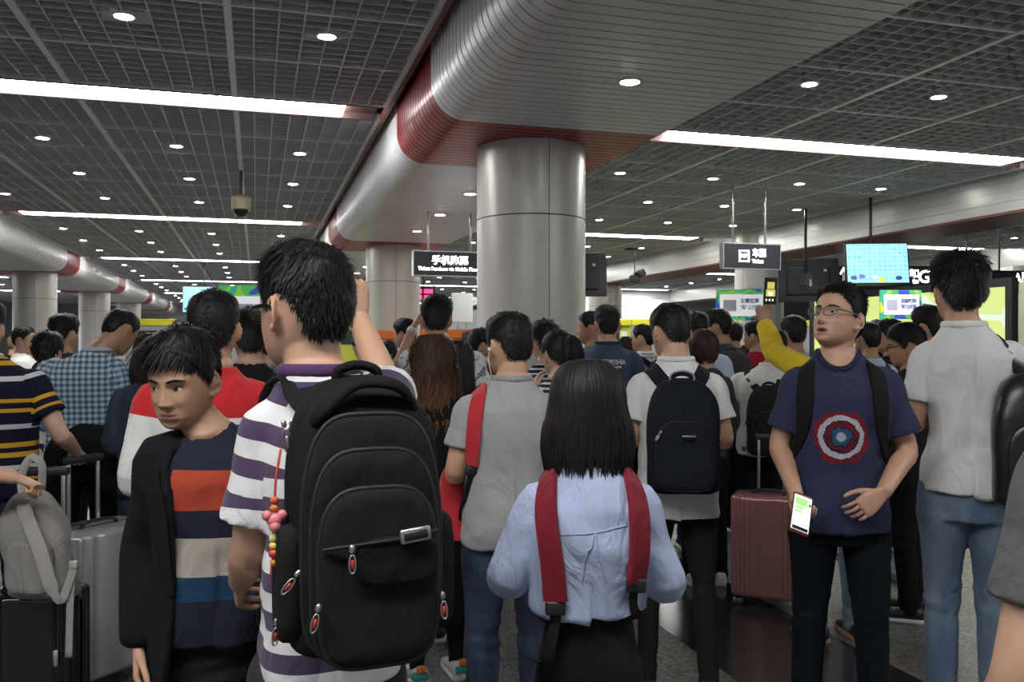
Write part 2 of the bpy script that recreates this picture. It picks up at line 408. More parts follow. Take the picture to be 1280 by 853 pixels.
ALU = mat('brushed_aluminium', (.74, .74, .75), .38, .2, bump=.04, bscale=30, stretch=(1, 12, 1))
REDA = mat('red_aluminium', (.30, .014, .016), .34, .1)
def beam(name, label, xs, xf, xe, bands, y0=.5, y1=60, mirror=False):
    """slatted metal cladding, rounded on the side xs, flat from xf to xe"""
    prof = [(xs, 4.32), (xs, ZB + (xf - xs) if not mirror else ZB + (xs - xf))]
    r = abs(xf - xs); sg = 1 if xf > xs else -1
    for k in range(1, 10):
        a = k / 10 * math.pi / 2
        prof.append((xf - sg * r * math.cos(a), ZB + r - r * math.sin(a)))
    prof += [(xf, ZB), ((xf + xe) / 2, ZB), (xe, ZB), (xe, ZB + .12)]
    P = np.array(prof); T = np.gradient(P, axis=0); Nn = np.stack([-T[:, 1], T[:, 0]], 1); Nn /= np.linalg.norm(Nn, axis=1)[:, None]
    if sg < 0: Nn = -Nn
    # inward = towards larger z / into the beam
    if Nn[len(P) - 3][1] < 0: Nn = -Nn
    I = P + Nn * .03
    mb = MB(); pitch = .125; y = y0; n = len(P)
    while y < y1:
        a, b = y + .008, y + pitch - .008; mi = 1 if any(q0 <= y + pitch / 2 <= q1 for q0, q1 in bands) else 0
        rows = [[(p[0], a, p[1]) for p in I], [(p[0], a, p[1]) for p in P], [(p[0], b, p[1]) for p in P], [(p[0], b, p[1]) for p in I]]
        V = np.array(rows).reshape(-1, 3); F = []
        for i in range(3):
            for j in range(n - 1): F.append((i * n + j, i * n + j + 1, (i + 1) * n + j + 1, (i + 1) * n + j))
        mb.add(V, F, mi); y += pitch
    J = P + Nn * .026
    V = np.array([[(p[0], yy, p[1]) for p in J] for yy in (y0, y1)]).reshape(-1, 3)
    mb.add(V, [(j, j + 1, n + j + 1, n + j) for j in range(n - 1)], 2)
    o = mb.build(name, [ALU, REDA, DARK], None, 'auto')
    return tag(o, label, 'beam', None, 'structure')
bnd = [(YB - .9 + k * BAY, YB + .9 + k * BAY) for k in range(6)]
beam('ceiling_beam', 'wide rounded metal-slat beam over the central columns with red bands', 1.45, 1.755, 3.61, bnd)
beam('ceiling_beam', 'rounded metal-slat beam far left with red bands over its columns', -4.88, -5.2, -7.0, bnd, 8, 60, True)
TRIMR = mat('red_brown_trim', (.16, .045, .04), .5)
tag(MB().box(1.35, 1.385, .5, 60, ZG - .04, ZG + .12).box(1.385, 1.44, .5, 60, ZG + .1, ZG + .14).build('trim_3', TRIMR, None, False), 'thin red-brown edge trim of the left grid ceiling along the central beam', 'trim', None, 'structure')
tag(MB().box(-4.96, -4.9, 8, 60, ZG - .03, ZG + .1).build('trim_4', TRIMR, None, False), 'dark edge trim of the grid ceiling along the far left beam', 'trim', None, 'structure')
# right beam with a pale flat face
FACE = mat('pale_panel', (.52, .53, .50), .3, .5, bump=.03, bscale=6, stretch=(1, .3, 14))
fb = MB()
for k in range(4): fb.box(10.78, 10.9, 5, 60, ZB + .03 + k * .15, ZB + .03 + k * .15 + .146)
fb.box(10.9, 12.0, 5, 60, ZB, ZG + .4); fb.box(10.76, 12.0, 5, 60, ZB - .01, ZB + .02, 1)
tag(fb.build('ceiling_beam', [FACE, TRIMR], None, False), 'flat pale panelled beam along the right row of columns', 'beam', None, 'structure')
tag(MB().box(19.2, 20.4, 9, 60, ZB + .05, ZG + .4).build('ceiling_beam', FACE, None, False), 'pale beam at the far right beyond the direction signs', 'beam', None, 'structure')

COLM = mat('column_panel', (.60, .585, .55), .32, .15, bump=.02, bscale=2)
SEAM = mat('seam_dark', (.05, .05, .05), .8)
def column(x, y, top, label, rot=0):
    r = .545; N = 64; mb = MB()
    cuts = [0, 1.02, 1.03, 2.78, 2.79, top]
    seams = [rot + k * math.pi / 2 for k in range(4)]
    for q in range(3):
        z0, z1 = cuts[q * 2], cuts[q * 2 + 1]
        for k in range(4):
            a = np.linspace(seams[k] + .006, seams[k] + math.pi / 2 - .006, 18)
            ring = lambda rr, z: [(x + rr * math.cos(t), y + rr * math.sin(t), z) for t in a]
            V, F = loft([ring(r - .012, z0), ring(r, z0 + .001), ring(r, z1 - .001), ring(r - .012, z1)], False, False)
            mb.add(V, F, 0)
    a = np.linspace(0, 2 * math.pi, 40, endpoint=False)
    V, F = loft([[(x + (r - .01) * math.cos(t), y + (r - .01) * math.sin(t), z) for t in a] for z in (0, top)], True); mb.add(V, F, 1)
    o = mb.build('column', [COLM, SEAM], None, 'auto')
    tag(o, label, 'column', None, 'structure')
def faceang(x, y, off): return math.atan2(-y, -x) + off
column(2.66, 8.3, ZB + .02, 'large round metal-clad column standing alone in the middle', faceang(2.66, 8.3, .32))
column(2.66, 17.45, ZB + .02, 'round metal-clad column behind the phone ticket sign', faceang(2.66, 17.4, .1))
column(2.66, 26.6, ZB + .02, 'third central round column, half hidden by the second', .3)
column(-5.85, 26.6, ZB + .02, 'nearest round column under the far left beam', .2)
column(-5.85, 35.75, ZB + .02, 'second round column under the far left beam', .2)
column(-5.85, 44.9, ZB + .02, 'third round column under the far left beam', .2)
column(11.1, 17.45, ZG + .02, 'round column behind the ticket sign on the right', .3)
column(11.1, 26.6, ZG + .02, 'round column beyond the hanging speakers', .3)
column(19.3, 17.9, ZB + .06, 'round column at the far right edge', .3)
WALLM = mat('back_wall', (.42, .43, .42), .6, var=.06, vscale=1)
WHITE = mat('white_panel', (.72, .73, .72), .5)
GLOWW = mat('lit_white_panel', (.9, .88, 1), .5, emit=1.6)
def wall(name, x0, x1, y0, y1, z0, z1, label, m=WALLM):
    tag(MB().box(x0, x1, y0, y1, z0, z1).build(name, m, None, False), label, 'wall', None, 'structure')
wall('wall_back', -24, 12, 60, 60.3, 0, 4.95, 'grey end wall of the hall')
wall('wall_right', 32, 32.2, 0, 60, 0, 4.95, 'grey right side wall of the hall')
wall('wall_left', -16.2, -16, 8, 60, 0, 4.95, 'pale left side wall of the hall', WHITE)
wall('wall_far', 12.0, 32, 38, 38.2, 0, 4.95, 'grey panelled wall behind the white board', mat('panel_wall', (.46, .48, .48), .5))
def lit_sign(): pass
wp = MB(); wp.box(16.0, 19.2, 37.9, 38.0, 2.0, 3.7)
o = wp.build('notice_board', WHITE, None, False); tag(o, 'large blank white board on the grey far wall', 'board')
fr = MB(); fr.box(15.9, 16.0, 37.88, 38.0, 1.9, 3.8).box(19.2, 19.3, 37.88, 38.0, 1.9, 3.8).box(16.0, 19.2, 37.88, 38.0, 3.7, 3.8).box(16.0, 19.2, 37.88, 38.0, 1.9, 2.0)
fr.build('frame', mat('alu_frame', (.5, .5, .5), .4, .6), o, False)
x, y = W(11, 36); o = tag(MB().box(-15.99, -15.9, y - 3.5, y + 3, .9, 2.5).build('advert_light_box', GLOWW, None, False), 'bright white light box on the left side wall', 'light box')
MB().box(-16, -15.86, y - 3.6, y - 3.5, .8, 2.6).box(-16, -15.86, y + 3, y + 3.1, .8, 2.6).box(-16, -15.86, y - 3.5, y + 3, 2.5, 2.6).box(-16, -15.86, y - 3.5, y + 3, .8, .9).build('frame', mat('alu_frame', (.5, .5, .5), .4, .6), o, False)

# ------------------------------------------------------------------ lights
EMS = mat('light_diffuser', (1.0, .985, .97), .5, emit=LAMP_STRIP)
EMD = mat('downlight_lens', (1.0, .97, .93), .5, emit=LAMP_DOWN)
HOUS = mat('light_housing', (.10, .05, .05), .6)
CAPM = mat('white_ring', (.7, .7, .7), .4)
def strip(x0, n, y, z, label, seg=1.33):
    o = empty('strip_light', (x0 + n * seg / 2, y, z)); tag(o, label, 'ceiling light', 'fluorescent light strips in the grid ceiling')
    h = MB(); L = n * seg / 2
    h.box(-L - .35, L + .35, -.29, -.255, -.012, .09).box(-L - .35, L + .35, .255, .29, -.012, .09).box(-L - .35, L + .35, -.255, .255, .06, .09)
    h.build('housing', HOUS, o, False)
    for k in range(n):
        MB().rbox(-L + k * seg + .022, -L + (k + 1) * seg - .022, -.235, .235, -.008, .05, .012, 1).build('diffuser', EMS, o, False)
    return o
for k in range(-1, 6):
    y = 9.55 + BAY * k
    q = '' if k < 0 else ORD[k]
    strip(-4.38, 4, y, ZG, 'light strip above and behind the viewer in the left ceiling bay' if k < 0 else f'{q} light strip across the left ceiling bay, four tubes long')
    strip(4.83, 4, y, ZG, 'light strip above and behind the viewer in the right ceiling bay' if k < 0 else f'{q} light strip across the ceiling bay right of the big column')
    if k in (1, 2, 3): strip(13.3, 4, y, ZG, f'light strip beyond the flat right beam, {["nearest", "middle", "farthest"][k - 1]} of three')
    if k in (2, 3, 4): strip(-13.0, 4, y, ZG, f'light strip beyond the far left beam, {["nearest", "middle", "farthest"][k - 2]} of three')
down0 = None
def downlight(x, y, z, label):
    global down0
    p = proj(x, y, z)
    if p is None or not (-30 < p[0] < 1310 and -30 < p[1] < 853): return
    if down0 is None:
        o = empty('downlight', (x, y, z))
        a = np.linspace(0, 2 * math.pi, 24, endpoint=False)
        prof = [(.072, -.010), (.098, -.010), (.10, -.003), (.095, .05), (.08, .05), (.072, .02)]
        V, F = loft([[(r * math.cos(t), r * math.sin(t), zz) for t in a] for r, zz in prof + prof[:1]], False)
        MB().add(V, F).build('trim_ring', CAPM, o)
        V, F = loft([[(r * math.cos(t), r * math.sin(t), zz) for t in a] for r, zz in ((.078, .02), (.074, -.006), (.05, -.013), (.02, -.016))], True)
        MB().add(V, F).build('lens', EMD, o)
        down0 = o
    else:
        o = copy_tree(down0); o.location = (x, y, z)
    tag(o, label, 'downlight', 'round recessed downlights')
r = 0
for k in range(-1, 5):
    for m in range(1, 4):
        y = 9.55 + k * BAY + m * BAY / 4
        if y < 5: continue
        for c in range(4):
            x = RAIL0 + RSP / 2 - c * RSP
            downlight(x, y, ZG, f'downlight in left ceiling bay, {ORD[r]} row, {["first", "second", "third", "fourth"][c]} from central beam')
        for c in range(4):
            x = RAIL0 + RSP * (3.5 + c)
            downlight(x, y, ZG, f'downlight in right ceiling bay, {ORD[r]} row, {["first", "second", "third", "fourth"][c]} from central beam')
        if 12 < y < 38:
            for c in range(3): downlight(13.6 + c * 1.9, y, ZG, f'downlight beyond flat right beam, {ORD[r]} row, {["first", "second", "third"][c]} from the beam')
        if 20 < y < 44:
            for c in range(2): downlight(-8.6 - c * 1.8, y, ZG, f'downlight beyond far left beam, {ORD[r]} row, {["first", "second"][c]} from the beam')
        r += 1
for i, y in enumerate((5.9, 10.9, 12.8, 14.75, 20.0, 22.0, 24.0)):
    downlight(2.66, y, ZB, f'round downlight under the central slatted beam, {ORD[i]} from the viewer')

# ------------------------------------------------------------------ hanging things
BLK = mat('black_plastic', (.018, .019, .022), .45)
BLK2 = mat('sign_black', (.028, .032, .042), .35)
STEEL = mat('steel', (.55, .56, .57), .3, .85)
LETW = mat('lit_letters', (1, .98, .95), .5, emit=2.6)
RX = Matrix.Rotation(R(90), 4, 'X')
def hanging_sign(x, y, w_, z0, z1, ztop, label, poles):
    o = empty('hanging_sign', (x, y, z0)); tag(o, label, 'sign')
    h = z1 - z0
    MB().rbox(-w_ / 2, w_ / 2, -.05, .05, 0, h, .006, 1).build('panel', BLK2, o, False)
    f = MB().box(-w_ / 2 - .012, w_ / 2 + .012, -.06, .06, h, h + .018).box(-w_ / 2 - .012, w_ / 2 + .012, -.06, .06, -.014, 0).box(-w_ / 2 - .014, -w_ / 2, -.06, .06, 0, h).box(w_ / 2, w_ / 2 + .014, -.06, .06, 0, h)
    f.build('frame', STEEL, o, False)
    for px in poles: MB().cyl((px, 0, h + .01), (px, 0, ztop - z0), .019, 12).build('pole', STEEL, o)
    return o
x, y = W(561, 12.8)
s1 = hanging_sign(x, y, 1.06, Zp(345, 12.8), Zp(316, 12.8), ZB + .05, 'black hanging sign with lit Chinese lettering beside the big column', (-.31, .33))
letter('lettering', '手机购票', .145, Matrix.Translation((.01, -.052, .215)) @ RX, LETW, s1, bold=.004, width=.55)
letter('lettering', 'Ticket Purchase via Mobile Phone', .075, Matrix.Translation((0, -.052, .095)) @ RX, LETW, s1, bold=.002, width=.94)
x, y = W(938, 13.9)
s2 = hanging_sign(x, y, 1.02, Zp(336, 13.9), Zp(306, 13.9), ZG + .05, 'black hanging sign with lit ticket symbol on two poles', (-.32, .27))
letter('lettering', '车票', .15, Matrix.Translation((.13, -.052, .24)) @ RX, LETW, s2, bold=.004, width=.25)
letter('lettering', 'Ticket', .08, Matrix.Translation((.10, -.052, .115)) @ RX, LETW, s2, bold=.003)
lg = MB()
for a in ((-.24, -.05, .10, .125), (-.24, -.05, .265, .29), (-.24, -.215, .125, .265), (-.075, -.05, .125, .265)): lg.box(a[0], a[1], -.056, -.05, a[2], a[3])
lg.build('symbol_frame', LETW, s2, False)
letter('lettering', 'NP', .09, Matrix.Translation((-.145, -.052, .195)) @ RX, LETW, s2, bold=.004)
# surveillance dome
x, y = RAIL0, 13.2
o = empty('surveillance_camera', (x, y, 3.40)); tag(o, 'cream dome surveillance camera hanging from the left ceiling rail', 'camera')
CR = mat('cream_plastic', (.50, .45, .30), .4)
a = np.linspace(0, 2 * math.pi, 28, endpoint=False)
pr = [(.02, .33), (.09, .31), (.125, .29), (.135, .27), (.135, .11), (.12, .10)]
V, F = loft([[(r_ * math.cos(t), r_ * math.sin(t), z) for t in a] for r_, z in pr]); MB().add(V, F).build('housing', CR, o, 'auto')
pr = [(.01, .0), (.05, .008), (.085, .04), (.105, .08), (.11, .10)]
V, F = loft([[(r_ * math.cos(t), r_ * math.sin(t), z) for t in a] for r_, z in pr]); MB().add(V, F).build('dome', mat('smoked_dome', (.01, .01, .012), .08), o)
MB().cyl((0, 0, .32), (0, 0, ZG - 3.40 + .02), .022, 12).build('pole', mat('pole_dark', (.08, .08, .09), .5), o)

def monitor(px, d, py0, py1, wpx, label, rz, tilt, front, poletop_z, polex=0, seed=0):
    """hanging flat monitor; front True shows the screen"""
    x, y = W(px, d); z = (Zp(py0, d) + Zp(py1, d)) / 2; h = Zp(py0, d) - Zp(py1, d); wd = wpx * d / FPX
    o = empty('hanging_monitor', (x, y, z)); o.rotation_euler = (0, 0, rz); tag(o, label, 'monitor')
    M = Matrix.Rotation(tilt, 4, 'X')
    MB().rbox(-wd / 2, wd / 2, -.03, .05, -h / 2, h / 2, .012, 2, M=M).build('casing', BLK, o)
    if front:
        SB = screen_mat()
        MB().add([(M @ Vector(p))[:] for p in ((-wd / 2 + .025, -.033, -h / 2 + .03), (wd / 2 - .025, -.033, -h / 2 + .03), (wd / 2 - .025, -.033, h / 2 - .025), (-wd / 2 + .025, -.033, h / 2 - .025))], [(0, 1, 2, 3)]).build('screen', SB, o, False)
        for k, (u, v, cc) in enumerate(((-.38, -.34, (.05, .06, .2)), (-.25, -.31, (.12, .12, .4)), (-.05, -.33, (.5, .75, .95)), (.06, -.40, (.55, .6, .02)), (.32, -.35, (.02, .03, .15)))):
            q = MB(); q.add(*ell((u * wd, -.036, v * h), (.055, .003, .038), 12)); V, F = q.arrays()
            V = np.array([(M @ Vector(p))[:] for p in V]); mk('screen_icon', V, F, mat('icon_%d' % k, cc, .5, emit=.9), o)
    else:
        b = MB().rbox(-wd * .36, wd * .36, .05 - .02, .10, -h * .36, h * .30, .02, 2, M=M); b.build('back_cover', mat('black_back', (.012, .013, .015), .5), o)
        v_ = MB()
        for k in range(9): v_.rbox(-wd * .26, wd * .26, .10, .107, -h * .22 + k * .035, -h * .22 + k * .035 + .014, .003, 1, M=M)
        v_.build('vent', BLK, o, False)
        MB().rbox(-.06, -.01, .10, .125, -.13, .0, .006, 1, M=M).build('power_label', mat('pale_label', (.5, .5, .5), .5), o, False)
        MB().rbox(-wd * .3, -wd * .25, .10, .112, h * .18, h * .24, .004, 1, M=M).build('sticker', mat('pale_label', (.5, .5, .5), .5), o, False)
        for k in range(3): MB().tube([(M @ Vector(p))[:] for p in ((.06 + .07 * k, .11, -.2), (.10 + .07 * k, .13, -.02), (.05 + .06 * k, .13, .1), (.0, .11, h * .3))], .007, 6, smooth=14).build('cable', BLK, o)
    MB().cyl((polex, .08, h * .25), (polex, .08, poletop_z - z), .025, 12).build('pole', BLK, o)
    MB().rbox(polex - .12, polex + .12, .05, .12, -.12, .14, .01, 1, M=M).build('bracket', BLK, o, False)
    return o
def screen_mat():
    if 'screen_blue' in MATS: return MATS['screen_blue']
    m, nt, b = base('screen_blue'); L = nt.links
    tc = nd(nt, 'ShaderNodeTexCoord'); br = nd(nt, 'ShaderNodeTexBrick'); br.offset = 0
    mp = nd(nt, 'ShaderNodeMapping'); mp.inputs['Rotation'].default_value = (R(90), 0, 0); L.new(tc.outputs['Object'], mp.inputs[0]); L.new(mp.outputs[0], br.inputs['Vector'])
    br.inputs['Scale'].default_value = 1; br.inputs['Brick Width'].default_value = .085; br.inputs['Row Height'].default_value = .075; br.inputs['Mortar Size'].default_value = .007
    br.inputs['Color1'].default_value = (.22, .62, .88, 1); br.inputs['Color2'].default_value = (.30, .70, .92, 1); br.inputs['Mortar'].default_value = (.45, .80, .94, 1)
    L.new(br.outputs[0], b.inputs['Emission Color']); b.inputs['Emission Strength'].default_value = .85; b.inputs['Base Color'].default_value = (.02, .02, .02, 1)
    MATS['screen_blue'] = m; return m
monitor(1096, 15.0, 303, 357, 77, 'bright blue monitor hanging above the crowd on the right', -R(22), -R(10), True, ZG + .03, -.08)
monitor(1010, 16.3, 324, 378, 72, 'black back of a monitor beside the blue screen', R(180 - 30), R(8), False, ZG + .03, .05)
monitor(722, 16.0, 317, 371, 72, 'black back of a monitor half hidden by the big column', R(180 - 16), R(8), False, ZG + .03, .3)
monitor(247, 27.0, 358, 392, 36, 'blue monitor hanging behind the crowd on the left', -TH + R(14), -R(6), True, ZG + .03, .2)
# hanging speakers
x, y = W(794, 23); o = empty('loudspeaker', (x, y, Zp(350, 23))); tag(o, 'pair of small black loudspeakers under the right beam', 'speaker')
for k, (dx, dz, an) in enumerate(((-.03, 0, .35), (.14, .16, -.5))):
    M = Matrix.Translation((dx, 0, dz)) @ Matrix.Rotation(an, 4, 'Y')
    c = MB().rbox(-.12, .12, -.12, .12, -.08, .09, .015, 2, M=M).build('cabinet', BLK, o)
    gmb = MB().rbox(-.10, .10, -.13, -.12, -.065, .075, .01, 1, M=M).build('grille', mat('grille_black', (.04, .04, .045), .7, bump=.5, bscale=300), c)
MB().tube([(.03, .1, .05), (.03, .1, .3), (.03, .1, ZG - Zp(350, 23) + .0)], .014, 8).box(-.22, .28, -.02, .22, ZG - Zp(350, 23) - .03, ZG - Zp(350, 23) + .03).build('bracket', BLK, o)
# direction signs on the right
def dir_sign(px0, px1, d, py0, py1, texts, label):
    xm, y = W((px0 + px1) / 2, d); z0, z1 = Zp(py1, d), Zp(py0, d); wd = (px1 - px0) * d / FPX
    o = empty('direction_sign', (xm, y, z0), -TH); tag(o, label, 'sign'); h = z1 - z0
    MB().rbox(-wd / 2, wd / 2, -.06, .06, 0, h, .01, 1).build('panel', BLK2, o, False)
    MB().box(-wd / 2, wd / 2, -.065, .065, h, h + .02).box(-wd / 2, wd / 2, -.065, .065, -.02, 0).build('frame', BLK, o, False)
    for u in (-.36, .36): MB().cyl((u * wd, 0, h), (u * wd, 0, ZG + .03 - z0), .02, 10).build('pole', mat('pole_grey', (.25, .25, .26), .4, .5), o)
    for t, px, py, size, wi in texts:
        u = (px - (px0 + px1) / 2) * d / FPX; v = (py1 - py) * d / FPX
        letter('lettering', t, size, Matrix.Translation((u, -.062, v)) @ RX, LETW, o, bold=.008, width=wi)
    return o
D = 19.0
dir_sign(1038, 1236, D, 334, 361, [('↑', 1053, 345, .42, .16), ('出口', 1141, 343, .2, .2), ('to', 1143, 352, .15, .14), ('G', 1154, 347, .38, .26), ('→', 1163, 347, .4, .22), ('出口', 1172, 346, .25, .2)], 'long black direction sign reading exit G with arrows')
dir_sign(1238, 1316, 17.5, 340, 366, [('A出口', 1282, 349, .28, .5), ('Exit', 1282, 360, .14, .3)], 'black direction sign cut by the right edge of the view')
# illuminated map panel, plane along the hall
def map_mat():
    m, nt, b = base('lit_map'); L = nt.links
    tc = nd(nt, 'ShaderNodeTexCoord'); n = nd(nt, 'ShaderNodeTexVoronoi'); n.feature = 'DISTANCE_TO_EDGE'; n.inputs['Scale'].default_value = .9; L.new(tc.outputs['Object'], n.inputs['Vector'])
    lt = nd(nt, 'ShaderNodeMath', operation='LESS_THAN'); lt.inputs[1].default_value = .035; L.new(n.outputs['Distance'], lt.inputs[0])
    mx = nd(nt, 'ShaderNodeMix', data_type='RGBA'); L.new(lt.outputs[0], mx.inputs[0]); mx.inputs[6].default_value = (.56, .64, .20, 1); mx.inputs[7].default_value = (.60, .82, .62, 1)
    L.new(mx.outputs[2], b.inputs['Emission Color']); b.inputs['Emission Strength'].default_value = .8; b.inputs['Base Color'].default_value = (.05, .05, .05, 1)
    return m
o = empty('map_light_box', (10.7, 12.2, .75)); tag(o, 'large lit yellow-green map panel in a black frame behind the crowd', 'map')
MB().box(-.03, .0, -2.0, 2.6, .1, 1.65).build('map', map_mat(), o, False)
MB().box(-.06, .06, -2.12, 2.72, 1.65, 1.78).box(-.06, .06, -2.12, 2.72, 0, .1).box(-.06, .06, -2.12, -2.0, .1, 1.65).box(-.06, .06, 2.6, 2.72, .1, 1.65).box(0, .06, -2, 2.6, .1, 1.65).box(-.04, .04, -1.9, -1.8, -.75, 0).box(-.04, .04, 2.4, 2.5, -.75, 0).build('frame', BLK, o, False)
o = empty('information_panel', (10.66, 9.0, 0)); tag(o, 'pale khaki information panel right of the lit map', 'panel')
MB().rbox(-.05, .05, -.9, .95, .0, 2.45, .02, 1).build('board', mat('khaki_panel', (.40, .40, .28), .5, var=.05), o, False)
MB().tube([(-.055, .55 + .22 * math.cos(t), 2.08 + .22 * math.sin(t)) for t in np.linspace(0, 2 * math.pi, 24)], .006, 6).build('emblem_ring', mat('gold_line', (.3, .22, .08), .4), o)
letter('lettering', '重庆', .13, Matrix.Translation((-.052, .3, 2.33)) @ Matrix.Rotation(R(-90), 4, 'Z') @ RX, mat('red_ink', (.4, .1, .06), .6), o)

# posters on stands / boards (white card on a colourful ground)
def poster_mat(k):
    nm = 'poster_ground_%d' % k
    if nm in MATS: return MATS[nm]
    m, nt, b = base(nm); L = nt.links
    tc = nd(nt, 'ShaderNodeTexCoord'); n = nd(nt, 'ShaderNodeTexNoise'); n.inputs['Scale'].default_value = 2.2; n.inputs['Detail'].default_value = 0; n.inputs['Distortion'].default_value = 1.0
    mp = nd(nt, 'ShaderNodeMapping'); mp.inputs['Location'].default_value = (k * 3.7, 0, k); L.new(tc.outputs['Object'], mp.inputs[0]); L.new(mp.outputs[0], n.inputs['Vector'])
    r = nd(nt, 'ShaderNodeValToRGB'); r.color_ramp.interpolation = 'CONSTANT'; e = r.color_ramp.elements
    e[0].color = (.03, .08, .5, 1); e[1].color = (.08, .42, .10, 1); e[1].position = .38
    for p_, c_ in ((.5, (.25, .55, .05, 1)), (.58, (.03, .4, .25, 1)), (.66, (.7, .65, .05, 1))): q = e.new(p_); q.color = c_
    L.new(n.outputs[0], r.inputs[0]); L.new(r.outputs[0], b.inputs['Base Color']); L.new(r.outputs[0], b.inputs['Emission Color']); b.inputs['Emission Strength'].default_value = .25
    MATS[nm] = m; return m
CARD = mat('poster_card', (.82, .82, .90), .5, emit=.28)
INK = mat('poster_ink', (.14, .18, .45), .6); PINK = mat('poster_pale', (.55, .55, .70), .6)
def poster(px0, px1, py0, py1, d, k, label, rz=-TH, header=False):
    xm, y = W((px0 + px1) / 2, d); wd = (px1 - px0) * d / FPX; h = (py1 - py0) * d / FPX; z = Zp(py1, d)
    o = empty('poster_board', (xm, y, 0), rz); tag(o, label, 'poster')
    MB().rbox(-wd / 2, wd / 2, -.03, .03, z, z + h, .006, 1).build('board', poster_mat(k), o, False)
    MB().rbox(-wd * .43, wd * .44, -.036, -.02, z + h * .14, z + h * (.84 if not header else .8), .03, 3).build('card', CARD, o, False)
    MB().box(-wd * .36, -wd * .10, -.039, -.03, z + h * .30, z + h * .66).build('picture_patch', PINK, o, False)
    letter('lettering', '无需取票', wd * .1, Matrix.Translation((wd * .17, -.038, z + h * .62)) @ RX, INK, o, bold=.003, width=wd * .38)
    letter('lettering', '“码”上过闸', wd * .1, Matrix.Translation((wd * .17, -.038, z + h * .42)) @ RX, INK, o, bold=.003, width=wd * .38)
    for u in (-.4, .4): MB().box(u * wd - .02, u * wd + .02, -.02, .02, 0, z + .02).build('leg', STEEL, o, False)
    return o
poster(895, 957, 362, 401, 18.2, 0, 'colourful green poster with white card under the ticket sign')
poster(1100, 1151, 363, 399, 12.5, 1, 'blue and green poster with white card in front of the lit map')
poster(274, 420, 357, 425, 16.5, 2, 'large green-topped poster with white card behind the spectacled man', header=True)
xm, y = W(582, 20); o = tag(MB().rbox(xm - .34, xm + .17, y - .02, y + .02, 2.05, 2.72, .01, 1).build('notice_board', WHITE, None, False), 'small white notice board beside the big column', 'board')
MB().box(xm - .2, xm - .17, y - .015, y + .015, 0, 2.05).box(xm, xm + .03, y - .015, y + .015, 0, 2.05).build('leg', STEEL, o, False)
xm, y = W(525, 24); o = empty('display_board', (xm, y, Zp(377, 24)), -TH); tag(o, 'small red lit display beside the second column', 'display')
MB().rbox(-.22, .42, -.05, .05, 0, .40, .01, 1).build('casing', BLK, o, False)
RED = mat('red_led', (1, .03, .12), .5, emit=2.2)
for k in range(2):
    for j in range(2): MB().box(-.18 + k * .3, .06 + k * .3, -.056, -.05, .05 + j * .17, .17 + j * .17).build('lit_row', RED, o, False)
MB().cyl((.1, 0, .4), (.1, 0, ZG - Zp(377, 24)), .015, 8).build('pole', BLK, o)
# ticket machines
YEL = mat('yellow_panel', (.62, .60, .03), .5); ORG = mat('orange_panel', (.75, .18, .02), .45); MGR = mat('machine_grey', (.33, .34, .35), .45); LIM = mat('lime_panel', (.50, .55, .05), .5)
SCR = mat('machine_screen', (.03, .035, .04), .2)
def machine(px, d, wpx, ptop, face, head, label, k):
    xm, y = W(px, d); wd = wpx * d / FPX; zt = Zp(ptop, d)
    o = empty('ticket_machine', (xm, y, 0), -TH); tag(o, label, 'ticket machine', 'ticket machines behind the crowd')
    MB().rbox(-wd / 2, wd / 2, -.02, .6, 0, zt - .16, .02, 1).build('body', face, o, False)
    MB().rbox(-wd / 2, wd / 2, -.06, .6, zt - .17, zt, .02, 1).build('header', head, o, False)
    MB().rbox(-wd * .3, wd * .15, -.035, -.02, zt - .62, zt - .28, .01, 1).build('screen', SCR, o, False)
    MB().rbox(wd * .2, wd * .4, -.03, -.02, zt - .5, zt - .3, .01, 1).build('label_plate', WHITE, o, False)
    MB().rbox(-wd * .3, wd * .3, -.05, -.02, .75, .85, .01, 1).build('tray', BLK, o, False)
for i, (px, d, wp, pt, f_, h_, lb) in enumerate((
    (188, 21, 62, 399, MGR, YEL, 'grey machine with yellow header behind the woman in denim'),
    (437, 21, 34, 399, LIM, YEL, 'lime machine with yellow header between the left poster and column'),
    (482, 15.5, 64, 413, ORG, ORG, 'orange ticket machine in front of the second column'),
    (562, 15.5, 74, 412, ORG, ORG, 'orange ticket machine next to the big column'),
    (768, 21, 40, 399, LIM, YEL, 'lime machine with yellow header right of the big column'),
    (812, 22, 46, 399, MGR, YEL, 'grey machine with yellow header under the white board'),
    (868, 22, 50, 400, LIM, YEL, 'lime machine with yellow header left of the green poster'),
    (925, 22.5, 60, 403, LIM, YEL, 'lime machine under the green poster'),
    (985, 23.5, 54, 401, MGR, YEL, 'grey machine right of the green poster'))):
    machine(px, d, wp, pt, f_, h_, lb, i)
